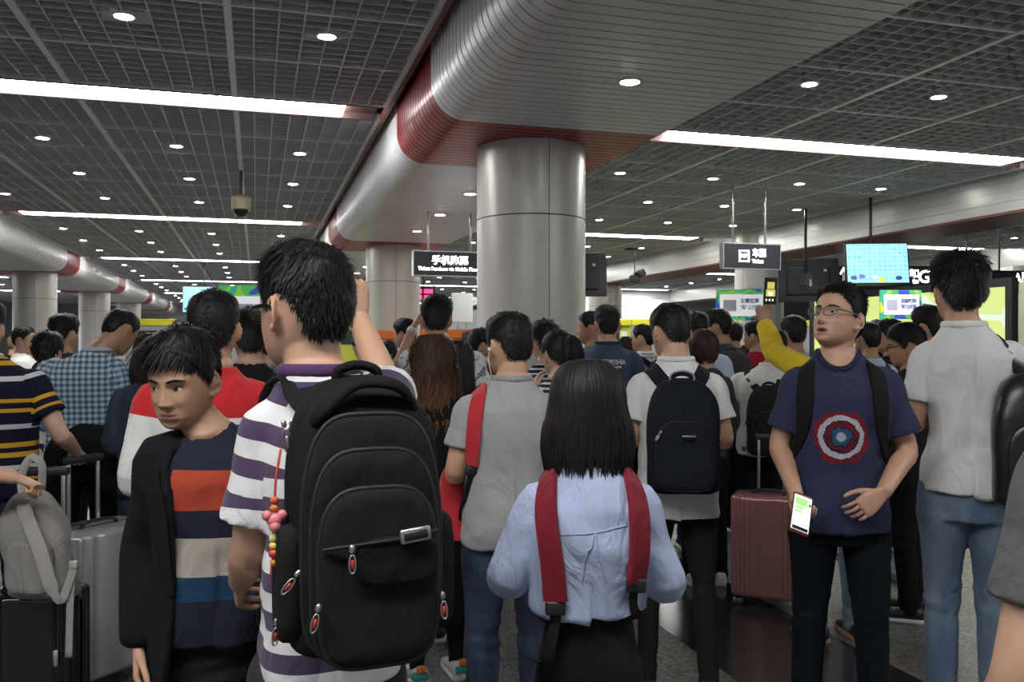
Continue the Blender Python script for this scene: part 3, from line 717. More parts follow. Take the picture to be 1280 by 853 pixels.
# ------------------------------------------------------------------ people: shared shapes (metres, for a 1.75 m person facing +Y)
HT = np.array([(-.118, .002, .052, -.004, 2.0), (-.116, .020, .066, -.012, 2.2), (-.108, .036, .079, -.030, 2.3), (-.095, .049, .085, -.046, 2.4), (-.08, .059, .0875, -.060, 2.4), (-.06, .0665, .0895, -.076, 2.3),
   (-.04, .0715, .0905, -.089, 2.2), (-.02, .075, .0905, -.097, 2.1), (0, .0768, .091, -.101, 2.1), (.02, .0778, .093, -.1025, 2.1), (.05, .076, .089, -.099, 2.1), (.075, .0685, .078, -.088, 2.1), (.095, .055, .060, -.070, 2.1), (.108, .036, .037, -.047, 2.0), (.1145, .017, .015, -.024, 2.0), (.1165, .002, .0, -.006, 2.0)])
def head_at(z, ph, grow=0):
    """point of the skull at height z and azimuth ph (0 = face), vectorised"""
    w_ = np.interp(z, HT[:, 0], HT[:, 1]); f = np.interp(z, HT[:, 0], HT[:, 2]); b = np.interp(z, HT[:, 0], HT[:, 3]); n = np.interp(z, HT[:, 0], HT[:, 4])
    c, s_ = np.cos(ph), np.sin(ph); yc = np.clip((f + b) / 2, -.02, .06) * np.clip((-.02 - z) / .08, 0, 1)
    x = (w_ + grow) * np.sign(s_) * np.abs(s_) ** (2 / n)
    y = yc + np.where(c >= 0, f - yc + grow, yc - b + grow) * np.sign(c) * np.abs(c) ** (2 / n)
    return np.stack([x, y, np.broadcast_to(z, x.shape)], -1)
def head_grid(open_mouth=0, M=112):
    za = np.concatenate([np.linspace(-.118, -.105, 6)[:-1], np.linspace(-.105, .02, 64)[:-1], np.linspace(.02, .1165, 30)])
    ph = np.linspace(0, 2 * math.pi, M, endpoint=False); ph = ph - .35 * np.sin(ph) * .6
    G = np.array([head_at(np.full(M, z), ph) for z in za])
    x, y, z = G[..., 0], G[..., 1], G[..., 2]; ax = np.abs(x); fr = (y > 0) * np.clip(y / .05, 0, 1)
    t = np.clip((.012 - z) / .052, 0, 1); pro = (.004 + .020 * t ** 1.25) * np.where(z > -.040, 1, np.clip((z + .056) / .016, 0, 1)) * np.clip((.022 - z) / .012, 0, 1)
    d = pro * np.exp(-(x / (.0070 + .0062 * t)) ** 2)
    d += .007 * np.exp(-((ax - .0135) / .006) ** 2 - ((z + .043) / .008) ** 2)
    d += .0045 * np.exp(-((z - .019) / .008) ** 2) * np.exp(-((ax - .03) / .02) ** 2)
    d -= .0115 * np.exp(-((ax - .031) / .0165) ** 2 - ((z + .001) / .0115) ** 2)
    d += .0075 * np.exp(-((ax - .031) / .0125) ** 2 - ((z + .003) / .0085) ** 2)
    d += .004 * np.exp(-((ax - .044) / .017) ** 2 - ((z + .034) / .018) ** 2)
    d -= .003 * np.exp(-((ax - .030) / .008) ** 2 - ((z + .058) / .016) ** 2)
    o = open_mouth * .5
    d += .0072 * np.exp(-(x / .020) ** 2) * (np.exp(-((z + .0665 - o * .3) / .0055) ** 2) + np.exp(-((z + .078 + o) / .006) ** 2))
    d -= (.003 + open_mouth * .6) * np.exp(-(x / .019) ** 2 - ((z + .072 + o * .4) / (.0022 + open_mouth * .3)) ** 2)
    d -= .0045 * np.exp(-(x / .022) ** 2 - ((z + .090) / .006) ** 2)
    d += .005 * np.exp(-(x / .018) ** 2 - ((z + .106) / .010) ** 2)
    G[..., 1] = y + d * fr
    return loft(G, True)
def lipmask(P, om=0):
    x, y, z = P[:, 0], P[:, 1], P[:, 2]; front = y > .06
    half = np.clip(1 - (x / .026) ** 2, 0, 1); o = om * .5
    up = np.clip((half * .0085 - (z + .072)) / .002, 0, 1) * (z > -.0725 + o * .2); lo = np.clip((half * .0105 + o - (-.072 - z)) / .002, 0, 1) * (z <= -.0725 + o * .2)
    gap = front * np.exp(-(x / .017) ** 2) * (np.abs(z + .072 + o * .4) < (.0016 + om * .42) * np.sqrt(half))
    return front * (half > 0) * np.clip(up + lo, 0, 1) * .75, gap * 1.0
def ears():
    out = []
    for sx in (-1, 1):
        c = np.array((sx * .0765, -.010, -.010))
        P = []
        for a in np.linspace(-1.9, 2.75, 13):   # helix outline in the YZ plane
            rr = (.0165, .030); yy = -rr[0] * math.sin(a) * 0 - rr[0] * math.cos(a - 0) ; zz = rr[1] * math.sin(a)
            P.append(c + np.array((sx * (.004 + .010 * max(0, math.cos(a))), yy - .004 - .12 * zz * -1 * .6, zz)))
        out.append(tube(P, [.0042] * 13, 8)); 
        rg = []
        for r_, xo in ((.2, .007), (.6, .004), (.85, .001), (.85, -.008), (.5, -.012)):
            rg.append([c + np.array((sx * (xo + .004 * max(0, math.cos(a))), -.0155 * r_ * math.cos(a) - .004, .029 * r_ * math.sin(a))) for a in np.linspace(0, 2 * math.pi, 16, endpoint=False)])
        out.append(loft(rg, True)); out.append(ell(c + np.array((sx * .002, .002, -.030)), (.0055, .008, .0085), 10))
        out.append(ell(c + np.array((sx * .002, .010, -.002)), (.004, .004, .008), 8))
    return out

HANDS = {}
def hand(kind='relax'):
    """right hand: wrist at the origin, fingers +Y, back of the hand +Z, thumb at -X"""
    if kind in HANDS: return HANDS[kind]
    c = {'relax': (24, 28, 20), 'grip': (62, 78, 45), 'flat': (8, 8, 6), 'hold': (38, 46, 30)}[kind]
    parts = []
    rg = []
    for y, hw, ht, xo in ((-.03, .024, .019, 0), (0, .026, .018, 0), (.025, .035, .0165, -.002), (.055, .041, .0145, -.001), (.082, .0415, .0125, 0), (.093, .037, .009, 0)):
        r_ = sell(hw, ht, 2.6, 20); rg.append(np.stack([r_[:, 0] + xo, np.full(20, y), r_[:, 1] - .004 * (y / .09)], 1))
    parts.append(loft(rg, True))
    for i, (x, L, sp) in enumerate(((-.0305, .070, -5), (-.0102, .078, -1), (.0102, .072, 3), (.0295, .056, 8))):
        p = np.array((x, .080, -.003)); a = 0; P = [p.copy()]; rad = [.0088]
        for j, fl in enumerate((.44, .31, .25)):
            a += R(c[j] * (1 + .07 * i))
            dr = np.array((math.sin(R(sp)) * math.cos(a), math.cos(a), -math.sin(a)))
            q = p + dr * L * fl * 1.12
            P.append((p + q) / 2); rad.append((.0082, .0075, .0068)[j]); P.append(q.copy()); rad.append((.0082, .0074, .0058)[j]); p = q
        parts.append(tube(P, rad, 10))
    th = {'relax': (-.62, .70, -.35), 'grip': (-.30, .62, -.72), 'flat': (-.75, .65, -.1), 'hold': (-.35, .78, -.52)}[kind]
    p = np.array((-.024, .022, -.004)); d = unit(th); P = [p, p + d * .02, p + d * .044]; rad = [.013, .0135, .0105]
    d2 = unit(d + np.array((.25, .25, -.05))); P += [P[-1] + d2 * .016, P[-1] + d2 * .032]; rad += [.0092, .0092]
    d3 = unit(d2 + np.array((.25, .2, 0))); P += [P[-1] + d3 * .014, P[-1] + d3 * .025]; rad += [.0085, .0065]
    parts.append(tube(P, rad, 10))
    mb = MB()
    for V, F in parts: mb.add(V, F)
    V, F = mb.arrays(); V, F, _ = remesh(V, F, .0027, 2)
    HANDS[kind] = (V, F); return HANDS[kind]

def hair_cap(style, rng, fine=True):
    """short hair: a shell that sinks under the skin outside the hairline, plus tufts"""
    NP, NZ = (96, 60) if fine else (48, 30)
    za = np.linspace(-.10, .1165, NZ); ph = np.linspace(0, 2 * math.pi, NP, endpoint=False)
    PH, ZZ = np.meshgrid(ph, za); a = np.abs((PH + math.pi) % (2 * math.pi) - math.pi); deg = np.degrees(a)
    zf = {'short': .066, 'buzz': .066, 'messy': .055, 'fringe': .045, 'thin': .080, 'side': .055, 'tied': .066, 'crop': .060, 'swept': .074, 'up': .078}[style]
    hl = np.interp(deg, (0, 22, 42, 58, 70, 84, 92, 100, 118, 140, 165, 180), (zf, zf, zf - .008, .038, .022, -.012, -.014, .022, .012, -.050, -.070, -.072))
    if style == 'tied': hl = np.interp(deg, (0, 25, 50, 70, 85, 100, 120, 150, 180), (.066, .064, .05, .03, .0, .0, -.035, -.06, -.066))
    up = np.clip(ZZ / .1165, 0, 1)
    top = {'short': .026, 'buzz': .011, 'messy': .034, 'fringe': .028, 'thin': .006, 'side': .03, 'tied': .013, 'crop': .018, 'swept': .030, 'up': .022}[style]
    sd = {'short': .009, 'buzz': .006, 'messy': .018, 'fringe': .017, 'thin': .008, 'side': .014, 'tied': .012, 'crop': .008, 'swept': .011, 'up': .007}[style]
    bk = {'short': .014, 'buzz': .007, 'messy': .022, 'fringe': .018, 'thin': .010, 'side': .016, 'tied': .012, 'crop': .010, 'swept': .014, 'up': .010}[style]
    T = np.where(deg < 100, sd, sd + (bk - sd) * np.clip((deg - 100) / 50, 0, 1)); T = T * (.55 + .45 * np.clip((ZZ - hl) / .05, 0, 1)) + (top - T) * np.clip((up - .35) / .5, 0, 1) ** 1.3 * (up > .35)
    T = np.maximum(T, .004)
    base_ = head_at(ZZ.ravel(), PH.ravel()); 
    C0 = np.stack([0 * base_[:, 0], 0 * base_[:, 0] - .005, np.clip(base_[:, 2], -.05, .03)], 1); Nn = base_ - C0; Nn /= np.linalg.norm(Nn, axis=1)[:, None]
    mask = np.clip((ZZ - hl) / .010, 0, 1).ravel(); T = T.ravel()
    nz = vnoise(base_ * np.array((38, 38, 22)), rng.randint(99)) * .0035 + vnoise(base_ * 90, 3) * .0018
    P = base_ + Nn * ((T + nz * np.clip(T / .012, .3, 1.6)) * mask - .010 * (1 - mask))[:, None]
    V, F = loft(P.reshape(NZ, NP, 3), True)
    # tufts: thin tapered blades along the growth direction
    n = {'buzz': 500, 'thin': 500}.get(style, 2600) if fine else {'buzz': 160, 'thin': 160}.get(style, 420)
    idx = np.where(mask > .5)[0]; ch = np.array([idx[rng.randint(len(idx))] for _ in range(n)])
    rs = np.random.RandomState(rng.randint(9999))
    root = P[ch] - Nn[ch] * .004; wh = np.array((.012, -.05, .115))
    fl = root - wh; fl -= Nn[ch] * np.sum(fl * Nn[ch], 1)[:, None]; fl /= np.linalg.norm(fl, axis=1)[:, None] + 1e-9
    lift = {'messy': .42, 'short': .22, 'side': .14, 'fringe': .12}.get(style, .15)
    dr = fl + Nn[ch] * lift * (.5 + rs.rand(n, 1)) + rs.normal(0, .16, (n, 3)); dr /= np.linalg.norm(dr, axis=1)[:, None]
    ln = (T[ch] * (.75 + .55 * rs.rand(n)))[:, None] + .006
    wd = (.0012 + .0014 * rs.rand(n, 1)) * (1 if fine else 2.2)
    if style == 'swept':
        fr = (root[:, 1] > .04) & (root[:, 2] > .05); ln[fr] *= 1.5; dr[fr, 0] += .75; dr[fr, 2] -= .35; wd[fr] *= 1.3
    if style == 'fringe':
        fr = (root[:, 1] > .045) & (root[:, 2] > .03); ln[fr] *= 1.25; dr[fr, 2] -= .55; dr[fr, 1] *= .7
    sag = np.array((0, 0, -1.0)); wv = np.cross(dr, Nn[ch]); wv /= np.linalg.norm(wv, axis=1)[:, None] + 1e-9
    mid = root + dr * ln * .55; tip = root + dr * ln + sag * ln * .18 - Nn[ch] * ln * .06
    B = np.stack([root - wv * wd, root + wv * wd, mid + wv * wd * .8 + Nn[ch] * .0012, mid - wv * wd * .8 + Nn[ch] * .0012, tip], 1).reshape(-1, 3)
    k = len(V); FB = []
    for i in range(n):
        o = k + i * 5; FB += [(o, o + 1, o + 2, o + 3), (o + 3, o + 2, o + 4)]
    return np.vstack([V, B]), F + FB
def hair_long(zend, rng, wid=1.0, face=58, fine=True, vol=.018, curl=.004, back=1.0, tuck=0):
    """long loose hair: inner mass + many hanging locks; returns arrays in head space"""
    def rad(z, ph):
        z = np.asarray(z, float); a = np.abs((ph + math.pi) % (2 * math.pi) - math.pi); deg = np.degrees(a)
        hz = np.clip(z, -.045, .1165); p = head_at(hz, ph, vol)
        dn = np.clip((-.02 - z) / max(.02, -.02 - zend), 0, 1)
        wx = (.092 * wid + .012 * np.sin(np.clip(dn, 0, 1) * math.pi) - tuck * dn); wy = .112 * back - .010 * dn
        lowx = wx * np.sin(ph); lowy = np.where(np.cos(ph) > 0, .07, wy) * np.cos(ph) - .012
        k = np.clip((.03 - z) / .07, 0, 1); k = k * k * (3 - 2 * k)
        x = p[..., 0] * (1 - k) + lowx * k; y = p[..., 1] * (1 - k) + lowy * k
        inside = (deg < face) * np.clip((.072 - z) / .02, 0, 1)
        sc = 1 - .40 * inside; 
        q = np.stack([x * sc, np.where(inside > 0, y * (1 - .45 * inside), y), z], -1)
        return q
    NP, NZ = (72, 50) if fine else (40, 26)
    ph = np.linspace(0, 2 * math.pi, NP, endpoint=False); za = np.concatenate([np.linspace(zend + .02, .09, NZ - 8), .09 + .0262 * (1 - np.linspace(1, 0, 9)[1:] ** 2)])
    G = np.array([rad(np.full(NP, z), ph) * np.array((.985, .985, 1)) for z in za]); G[..., 2] += np.where(za > .05, vol * np.clip((za - .05) / .06, 0, 1), 0)[:, None]
    V, F = loft(G, True)
    n = 520 if fine else 150; rs = np.random.RandomState(rng.randint(9999)); VB = []; FB = []; k = len(V)
    seg = 12 if fine else 7
    for i in range(n):
        p0 = rs.uniform(R(face - 4), 2 * math.pi - R(face - 4)); z1 = zend + rs.uniform(-.015, .035); z0 = rs.uniform(.02, .112) if i % 3 else .112
        zz = np.linspace(z0, z1, seg); pv = p0 + curl * 18 * (vnoise(np.stack([zz * 14, np.full(seg, i * 1.7), np.zeros(seg)], 1), 5))
        q = rad(zz, pv); q[:, 2] += vol * np.clip((zz - .05) / .06, 0, 1)
        cen = q * np.array((1, 1, 0)); nn = cen / (np.linalg.norm(cen, axis=1)[:, None] + 1e-6)
        q = q + nn * (.001 + .006 * rs.rand() + curl * vnoise(np.stack([zz * 25, np.full(seg, i * .9), np.ones(seg)], 1), 8)[:, None])
        tg = np.gradient(q, axis=0); wv = np.cross(tg, nn); wv /= np.linalg.norm(wv, axis=1)[:, None] + 1e-9
        wd = (.0025 + .003 * rs.rand()) * (1 if fine else 2.2) * np.sqrt(np.clip(1 - np.linspace(0, 1, seg) ** 3, .02, 1))[:, None]
        VB += [q - wv * wd, q + nn * .0018, q + wv * wd]
        o = k + i * 3 * seg
        for j in range(seg - 1): FB += [(o + j, o + seg + j, o + seg + j + 1, o + j + 1), (o + seg + j, o + 2 * seg + j, o + 2 * seg + j + 1, o + seg + j + 1)]
    return np.vstack([V] + VB), F + FB
def hair_tail(P, rads, rng, n=120):
    V, F = tube(P, np.array(rads) * .85, 14, smooth=18); mb = MB().add(V, F); C = catmull(P, 14); T, N, B = frames(C)
    rr = np.interp(np.linspace(0, len(P) - 1, 14), np.arange(len(P)), rads); rs = np.random.RandomState(rng.randint(9999))
    for i in range(n):
        a = rs.uniform(0, 6.283); e = rs.randint(10, 15); q = C[:e] + (N[:e] * math.cos(a) + B[:e] * math.sin(a)) * rr[:e, None] * rs.uniform(.85, 1.1)
        V, F = tube(q, np.linspace(.003, .0012, e), 4, cap=False); mb.add(V, F)
    return mb.arrays()

# torso of a shirt: (z, half width, half depth, y)
TORSO = np.array([(.86, .178, .128, 0), (.95, .178, .128, 0), (1.05, .170, .118, .002), (1.15, .172, .120, .004), (1.25, .184, .129, .004), (1.33, .190, .130, 0), (1.37, .184, .121, -.008), (1.40, .166, .106, -.012), (1.425, .146, .094, -.016), (1.447, .112, .082, -.019), (1.467, .088, .073, -.021), (1.487, .071, .066, -.022)])
def torso_ring(z, k=1.0, dx=0, N=48, wf=1.0, belly=0):
    a, b, y = (np.interp(z, TORSO[:, 0], TORSO[:, i]) for i in (1, 2, 3))
    n = np.interp(z, (1.0, 1.3, 1.43), (2.5, 2.7, 2.1))
    bf = b + belly * math.exp(-((z - 1.05) / .15) ** 2)
    return sell(a * k * wf + dx, bf * k + dx, n, N, y, z, bb=b * k + dx)
SHIRT_Z = [.86, .90, .95, 1.0, 1.05, 1.1, 1.15, 1.2, 1.25, 1.29, 1.33, 1.35, 1.37, 1.385, 1.40, 1.413, 1.425, 1.436, 1.447, 1.457, 1.467, 1.477, 1.487]

class Person: pass
PEOPLE = {}
def P3(v): return np.array(v, float)
def collar_ring(z, wf, loose, neckdrop, hoff, belly=0):
    lo = (.008 + loose) * np.interp(z, (.9, 1.3, 1.45), (1.0, .7, .45)); r_ = torso_ring(max(z, .86), 1.0, lo, 56, wf if z < 1.42 else wf + (1 - wf) * (z - 1.42) / .067 * .8, belly); r_[:, 2] = z
    fr = np.clip(r_[:, 1] / .07, -1, 1); up = np.clip((z - 1.40) / .087, 0, 1)
    r_[:, 2] -= up * (neckdrop * 2.6 * np.clip(fr, 0, 1)); r_[:, 1] += up * neckdrop * .8 * np.clip(fr, 0, 1)
    r_ += hoff * np.clip((z - 1.38) / .107, 0, 1) * .6
    return r_
def make_person(key, px, py, d, label, yaw=0, hpx=None, hyaw=0, pitch=0, roll=0, sex='m', hair='short', hairm=None, skinm=None,
                top=None, sleeve='short', hem=.88, loose=0, bottom=None, legs='trousers', legfit=1.0, arms=None, hands=('relax', 'relax'), shoem=None, solem=None,
                face=False, om=0, wf=1.0, lod=1, group=None, crownadd=.018, collar=None, neckdrop=.012, sleeve_end=None, skirt_z=None, stance=0, belly=0, hl=None, headscale=1.0, pal=None, folds=1.0, H=None, extra_hair=None, shirt_cut=None):
    """one person: body (skin) as the root, hair and clothes as children. px, py = crown in the photograph, d = distance along the view"""
    rng = np.random.RandomState(hash_key(key) % 100000)
    x, y = W(px, d); 
    if H is None: H = CAMZ + (HZ - py) * d / FPX
    s = H / 1.75; rz = R(yaw) - TH
    fem = sex == 'f'; wf = wf * (.80 if fem else .88)
    hpx = px if hpx is None else hpx
    # the torso stands at px, the head is moved sideways in the view to hpx
    dxv = (hpx - px) / FPX * d / s; hoff = P3((dxv * math.cos(-R(yaw)), dxv * math.sin(-R(yaw)), 0))
    Rh = Euler((R(-pitch), R(roll), R(hyaw)), 'XYZ').to_matrix(); Rh = np.array(Matrix.Rotation(R(hyaw), 3, 'Z') @ Matrix.Rotation(R(-pitch), 3, 'X') @ Matrix.Rotation(R(roll), 3, 'Y'))
    piv = P3((0, -.012, 1.51)) + hoff
    hsc = headscale * (.96 if fem else 1.0)
    def HX(h): return piv + (np.asarray(h) * hsc + P3((0, .018, .118 - crownadd + .0))) @ Rh.T
    vox = {0: .0046, 1: .0065, 2: .010, 3: .014}[lod]
    SM = pal or skin('skin', (.56, .34, .235))
    mb = MB()
    V, F = head_grid(om); mb.add(HX(V), F)
    for V, F in ears(): mb.add(HX(V), F)
    nk = .9 if fem else 1.0
    mb.tube([P3((0, -.03, 1.36)), P3((0, -.026, 1.44)) + hoff * .35, P3((0, -.022, 1.50)) + hoff * .85, HX((0, -.028, -.075)), HX((0, -.02, -.02))], [.080 * nk, .066 * nk, .057 * nk, .055 * nk, .05], 24, smooth=14)
    mb.add(*loft([torso_ring(z, .72 if z < 1.0 else (.80 if z < 1.2 else .9), 0, 32, wf, belly) for z in (.86, .95, 1.05, 1.15, 1.25, 1.33)] + [(lambda r_: r_.mean(0) + (r_ - r_.mean(0)) * .86 - P3((0, 0, .014)))(collar_ring(z, wf, loose, neckdrop, hoff)[np.round(np.linspace(0, 56, 32, endpoint=False)).astype(int) % 56]) for z in (1.37, 1.40, 1.425, 1.447)], True))
    if top is not None:   # the base of the neck fills the neckline
        cr = collar_ring(1.487, wf, loose, neckdrop, hoff); cm = cr.mean(0)
        lowr = cm + (cr - cm) * .80 - P3((0, 0, .05)); r1 = cm + (cr - cm) * .93 + P3((0, 0, .001)); r2 = cm + (cr - cm) * .90 + P3((0, 0, .008)); r3 = (cr - cm) * .70 + cm + hoff * .3 + P3((0, -.002, .028)); r3[:, 2] = r3[:, 2].mean() * .6 + r3[:, 2] * .4
        mb.add(*loft([lowr, r1, r2, r3], True))
    # arms
    A = dict(L=((-.235, -.03, 1.13), (-.225, .08, .89)), R=((.235, -.03, 1.13), (.225, .08, .89)))
    if arms == 'phone': A = dict(L=((-.235, -.01, 1.13), (-.10, .25, 1.13)), R=((.235, -.01, 1.13), (.09, .26, 1.16)))
    elif arms == 'front': A = dict(L=((-.23, -.03, 1.12), (-.13, .20, 1.03)), R=((.23, -.03, 1.12), (.13, .20, 1.03)))
    elif isinstance(arms, dict): A.update(arms)
    handsV = []
    SH = {}
    for i, sd in enumerate(('L', 'R')):
        sg = -1 if sd == 'L' else 1
        sh = P3((sg * .172 * wf, -.010, 1.368)); e, w_ = P3(A[sd][0]), P3(A[sd][1])
        e[0] *= wf; w_[0] = w_[0] * (wf if abs(w_[0]) > .15 else 1)
        SH[sd] = (sh, e, w_)
        am = .82 if fem else 1.0
        mb.tube([P3((sg * .09, -.01, 1.37)), sh, sh * .5 + e * .5, e, e * .68 + w_ * .32, w_], np.array([.045, .050, .044, .038, .039, .0265]) * am, 16, smooth=20)
        hd = A[sd][2] if len(A[sd]) > 2 else None
        kind = hands[i]
        if kind:
            f = unit(w_ - e) if hd is None else unit(hd[0]); pn = P3((-sg, 0, 0)) if hd is None else P3(hd[1])   # palm normal
            Zax = -unit(pn - f * np.dot(pn, f)); Xax = np.cross(f, Zax)
            Vh, Fh = hand(kind); Vh = Vh.copy()
            if sd == 'L': Vh[:, 0] *= -1; Fh = [tuple(q[::-1]) for q in Fh]
            B_ = np.stack([Xax, f, Zax], 0); hs = .95 if not fem else .86
            handsV.append(((Vh * hs) @ B_ + w_ + f * .008, Fh))
    # legs under the clothes
    st = stance
    LG = {}; lk = min(1, wf / (.80 if fem else .88))
    for sg in (-1, 1):
        hip, kn, an = P3((sg * .088 * lk, 0, .86)), P3((sg * (.098 * lk + st), .012, .49)), P3((sg * (.105 * lk + st * 1.6), -.018, .085)); LG[sg] = (hip, kn, an)
        mb.tube([hip, kn, an], np.array([.060, .038, .027]), 14, smooth=8)
    V, F = mb.arrays(); V, F, Nn = remesh(V, F, vox, 2)
    if lod <= 1:   # put the fine face back after the voxel pass
        hV, hF = head_grid(om, 160); hW = HX(hV); tr = BVHTree.FromPolygons(hW.tolist(), hF)
        loc = (V - piv) @ Rh / hsc; sel = np.where((loc[:, 1] > .045) & (loc[:, 2] > .0))[0]
        for i in sel:
            q = tr.find_nearest(Vector(V[i]), .012)
            if q[0] is not None: V[i] = q[0]
    loc = ((V - piv) @ Rh - P3((0, .018, .118 - crownadd))) / hsc
    near = np.linalg.norm(loc, axis=1) < .2
    lip, gap = lipmask(loc, om); lip = lip * near; gap = gap * near
    for hVv, hFf in handsV:
        n0 = len(V); V = np.vstack([V, hVv]); F = F + [tuple(int(q) + n0 for q in f) for f in hFf]
    z_ = np.zeros(len(V)); z_[:len(lip)] = lip; z2 = np.zeros(len(V)); z2[:len(gap)] = gap
    body = mk('person', V * s, F, SM, None, True, None, {'lip': z_, 'gap': z2})
    body.location = (x, y, 0); body.rotation_euler = (0, 0, rz)
    tag(body, label, 'person', group)
    p = Person(); p.o = body; p.s = s; p.SH = SH; p.LG = LG; p.HX = HX; p.x, p.y, p.rz, p.lod = x, y, rz, lod; p.wf = wf
    p.bvh = BVHTree.FromPolygons((V[:] * s).tolist(), F) if face else None
    # ---- hair
    HM = hairm or hairmat('black_hair', (.010, .0085, .008))
    fine = lod <= 1
    if callable(hair): hv, hf = hair(rng, fine)
    elif hair in ('bob', 'long'): hv, hf = hair_long(-.14 if hair == 'bob' else -.33, rng, fine=fine)
    else: hv, hf = hair_cap(hair, rng, fine)
    hv = HX(hv) * s
    if hl is not None: hv = hl(hv)
    p.hair = mk('hair', hv, hf, HM, body)
    if extra_hair: ev, ef = extra_hair(rng); p.extra = mk('tied_hair', HX(ev) * s, ef, HM, body)
    # ---- shirt
    if top is not None:
        zs = [z for z in SHIRT_Z if z > hem + .015]; zs = [hem] + zs
        off = .008 + loose
        rings = []; sv = []; tv = []
        for z in zs:
            r_ = collar_ring(z, wf, loose, neckdrop, hoff, belly)
            if hem < .86 and z < .86: r_[:, :2] *= 1 + (.86 - z) * .25
            rings.append(r_); sv += [z] * 56; tv += list(r_[:, 0])
        q_ = rings[-1]; cm_ = q_.mean(0); q_ = cm_ + (q_ - cm_) * .84 - P3((0, 0, .045)); rings_l = rings + [q_]; sv += [1.487] * 56; tv += list(q_[:, 0])
        mb = MB(); V, F = loft(rings_l, True); mb.add(V, F); src = [(V, np.array(sv), np.array(tv), np.zeros(len(sv)))]
        for sd in ('L', 'R'):
            sh, e, w_ = SH[sd]; am = .88 if fem else 1.0
            sg = -1 if sd == 'L' else 1
            if sleeve == 'none': continue
            if sleeve == 'short':
                end = sh * (1 - .70) + e * .70 if sleeve_end is None else sh * (1 - sleeve_end) + e * sleeve_end
                pts = [P3((sg * .10 * wf, -.010, 1.355)), sh, (sh + end) / 2, end]; rad = np.array([.058, .060, .061, .062 + loose]) * am
            else:
                end = w_ + (e - w_) * .04; pts = [P3((sg * .10 * wf, -.010, 1.355)), sh, (sh + e) / 2, e, (e + w_) / 2, end]; rad = np.array([.058, .060, .056, .050, .045, .036]) * am + loose * .6
            V, F = tube(pts, rad, 22, smooth=22, cap=False); 
            V, F = loft(V.reshape(22, 22, 3), True)
            mb.add(V, F); C = V.reshape(22, 22, 3).mean(1); ds = np.concatenate([[0], np.cumsum(np.linalg.norm(np.diff(C, axis=0), axis=1))])
            k0 = 1.40 + .045; ss = np.repeat(k0 + .03 - ds + ds[3], 22); th = np.tile(np.linspace(0, .44, 22), 22)
            src.append((V, ss, th, np.ones(len(V))))
        V, F = mb.arrays()
        if shirt_cut: V = shirt_cut(V)
        V, F, Nn = remesh(V, F, max(vox, .0065) * 1.1, 3)
        SV = np.concatenate([q[0] for q in src]); S = np.concatenate([q[1] for q in src]); Tt = np.concatenate([q[2] for q in src]); Pt = np.concatenate([q[3] for q in src])
        kd = KDTree(len(SV)); [kd.insert(v, i) for i, v in enumerate(SV.tolist())]; kd.balance()
        a_s = V[:, 2].copy(); a_t = np.zeros(len(V)); a_p = np.zeros(len(V))
        for i, v in enumerate(V.tolist()): j = kd.find(v)[1]; a_p[i] = Pt[j]; a_t[i] = Tt[j]
        hi_ = V[:, 2] > 1.30; a_p[hi_] = (np.abs(V[hi_][:, 0]) > abs(SH['L'][0][0]) - .028) if sleeve != 'none' else 0
        for sd in ('L', 'R'):
            if sleeve == 'none': continue
            sh, e, w_ = SH[sd]; sel = (a_p > .5) & (V[:, 0] * (-1 if sd == 'L' else 1) > 0)
            C = catmull(np.array([sh + (sh - e) * .3, sh, (sh + e) / 2, e, w_]), 60); ln = np.concatenate([[0], np.cumsum(np.linalg.norm(np.diff(C, axis=0), axis=1))])
            dd = np.linalg.norm(V[sel][:, None, :] - C[None], axis=2); k1 = dd.argmin(1); T_ = np.gradient(C, axis=0); T_ /= np.linalg.norm(T_, axis=1)[:, None]
            l_ = ln[k1] + np.sum((V[sel] - C[k1]) * T_[k1], 1)
            us = np.linalg.norm(e - sh); a_s[sel] = sh[2] - (l_ - .3 * us) * max(.85, (sh[2] - e[2]) / us)
        tors = a_p < .5; a_t[tors] = V[tors][:, 0]
        a_t[tors] = np.where(np.abs(V[tors][:, 0]) < 2, V[tors][:, 0], 0)
        # drape: long soft folds, stronger near the waist and the armpits
        sd_ = rng.randint(50)
        Q = np.stack([V[:, 0] * 11 + V[:, 2] * 3.0 * np.sign(V[:, 0]), V[:, 1] * 9, V[:, 2] * 4.5], 1)
        f1 = vnoise(Q, sd_); f2 = vnoise(np.stack([V[:, 0] * 7, V[:, 1] * 7, V[:, 2] * 17 + V[:, 0] * 6], 1), sd_ + 1)
        fa = (.006 + .009 * np.clip((1.3 - V[:, 2]) / .35, 0, 1)) * folds * np.clip((1.46 - V[:, 2]) / .05, .1, 1); V = V + Nn * (f1 * fa + f2 * fa * .55)[:, None]
        p.shirt = mk('shirt', V * s, F, top, body, True, None, {'s': a_s, 't': a_t, 'part': a_p})
        p.sbvh = BVHTree.FromPolygons((V * s).tolist(), F)
        if collar is not None:
            r_ = rings[-1] * 1.0; cm = r_.mean(0); Rr = [(cm + (q - cm) * .985) for q in r_]; Rr = np.array(Rr + Rr[:1])
            V, F = tube(Rr * s, [.0085 * s] * len(Rr), 8, flat=(1.5, .7), cap=False); mk('collar', V, F, collar, body)
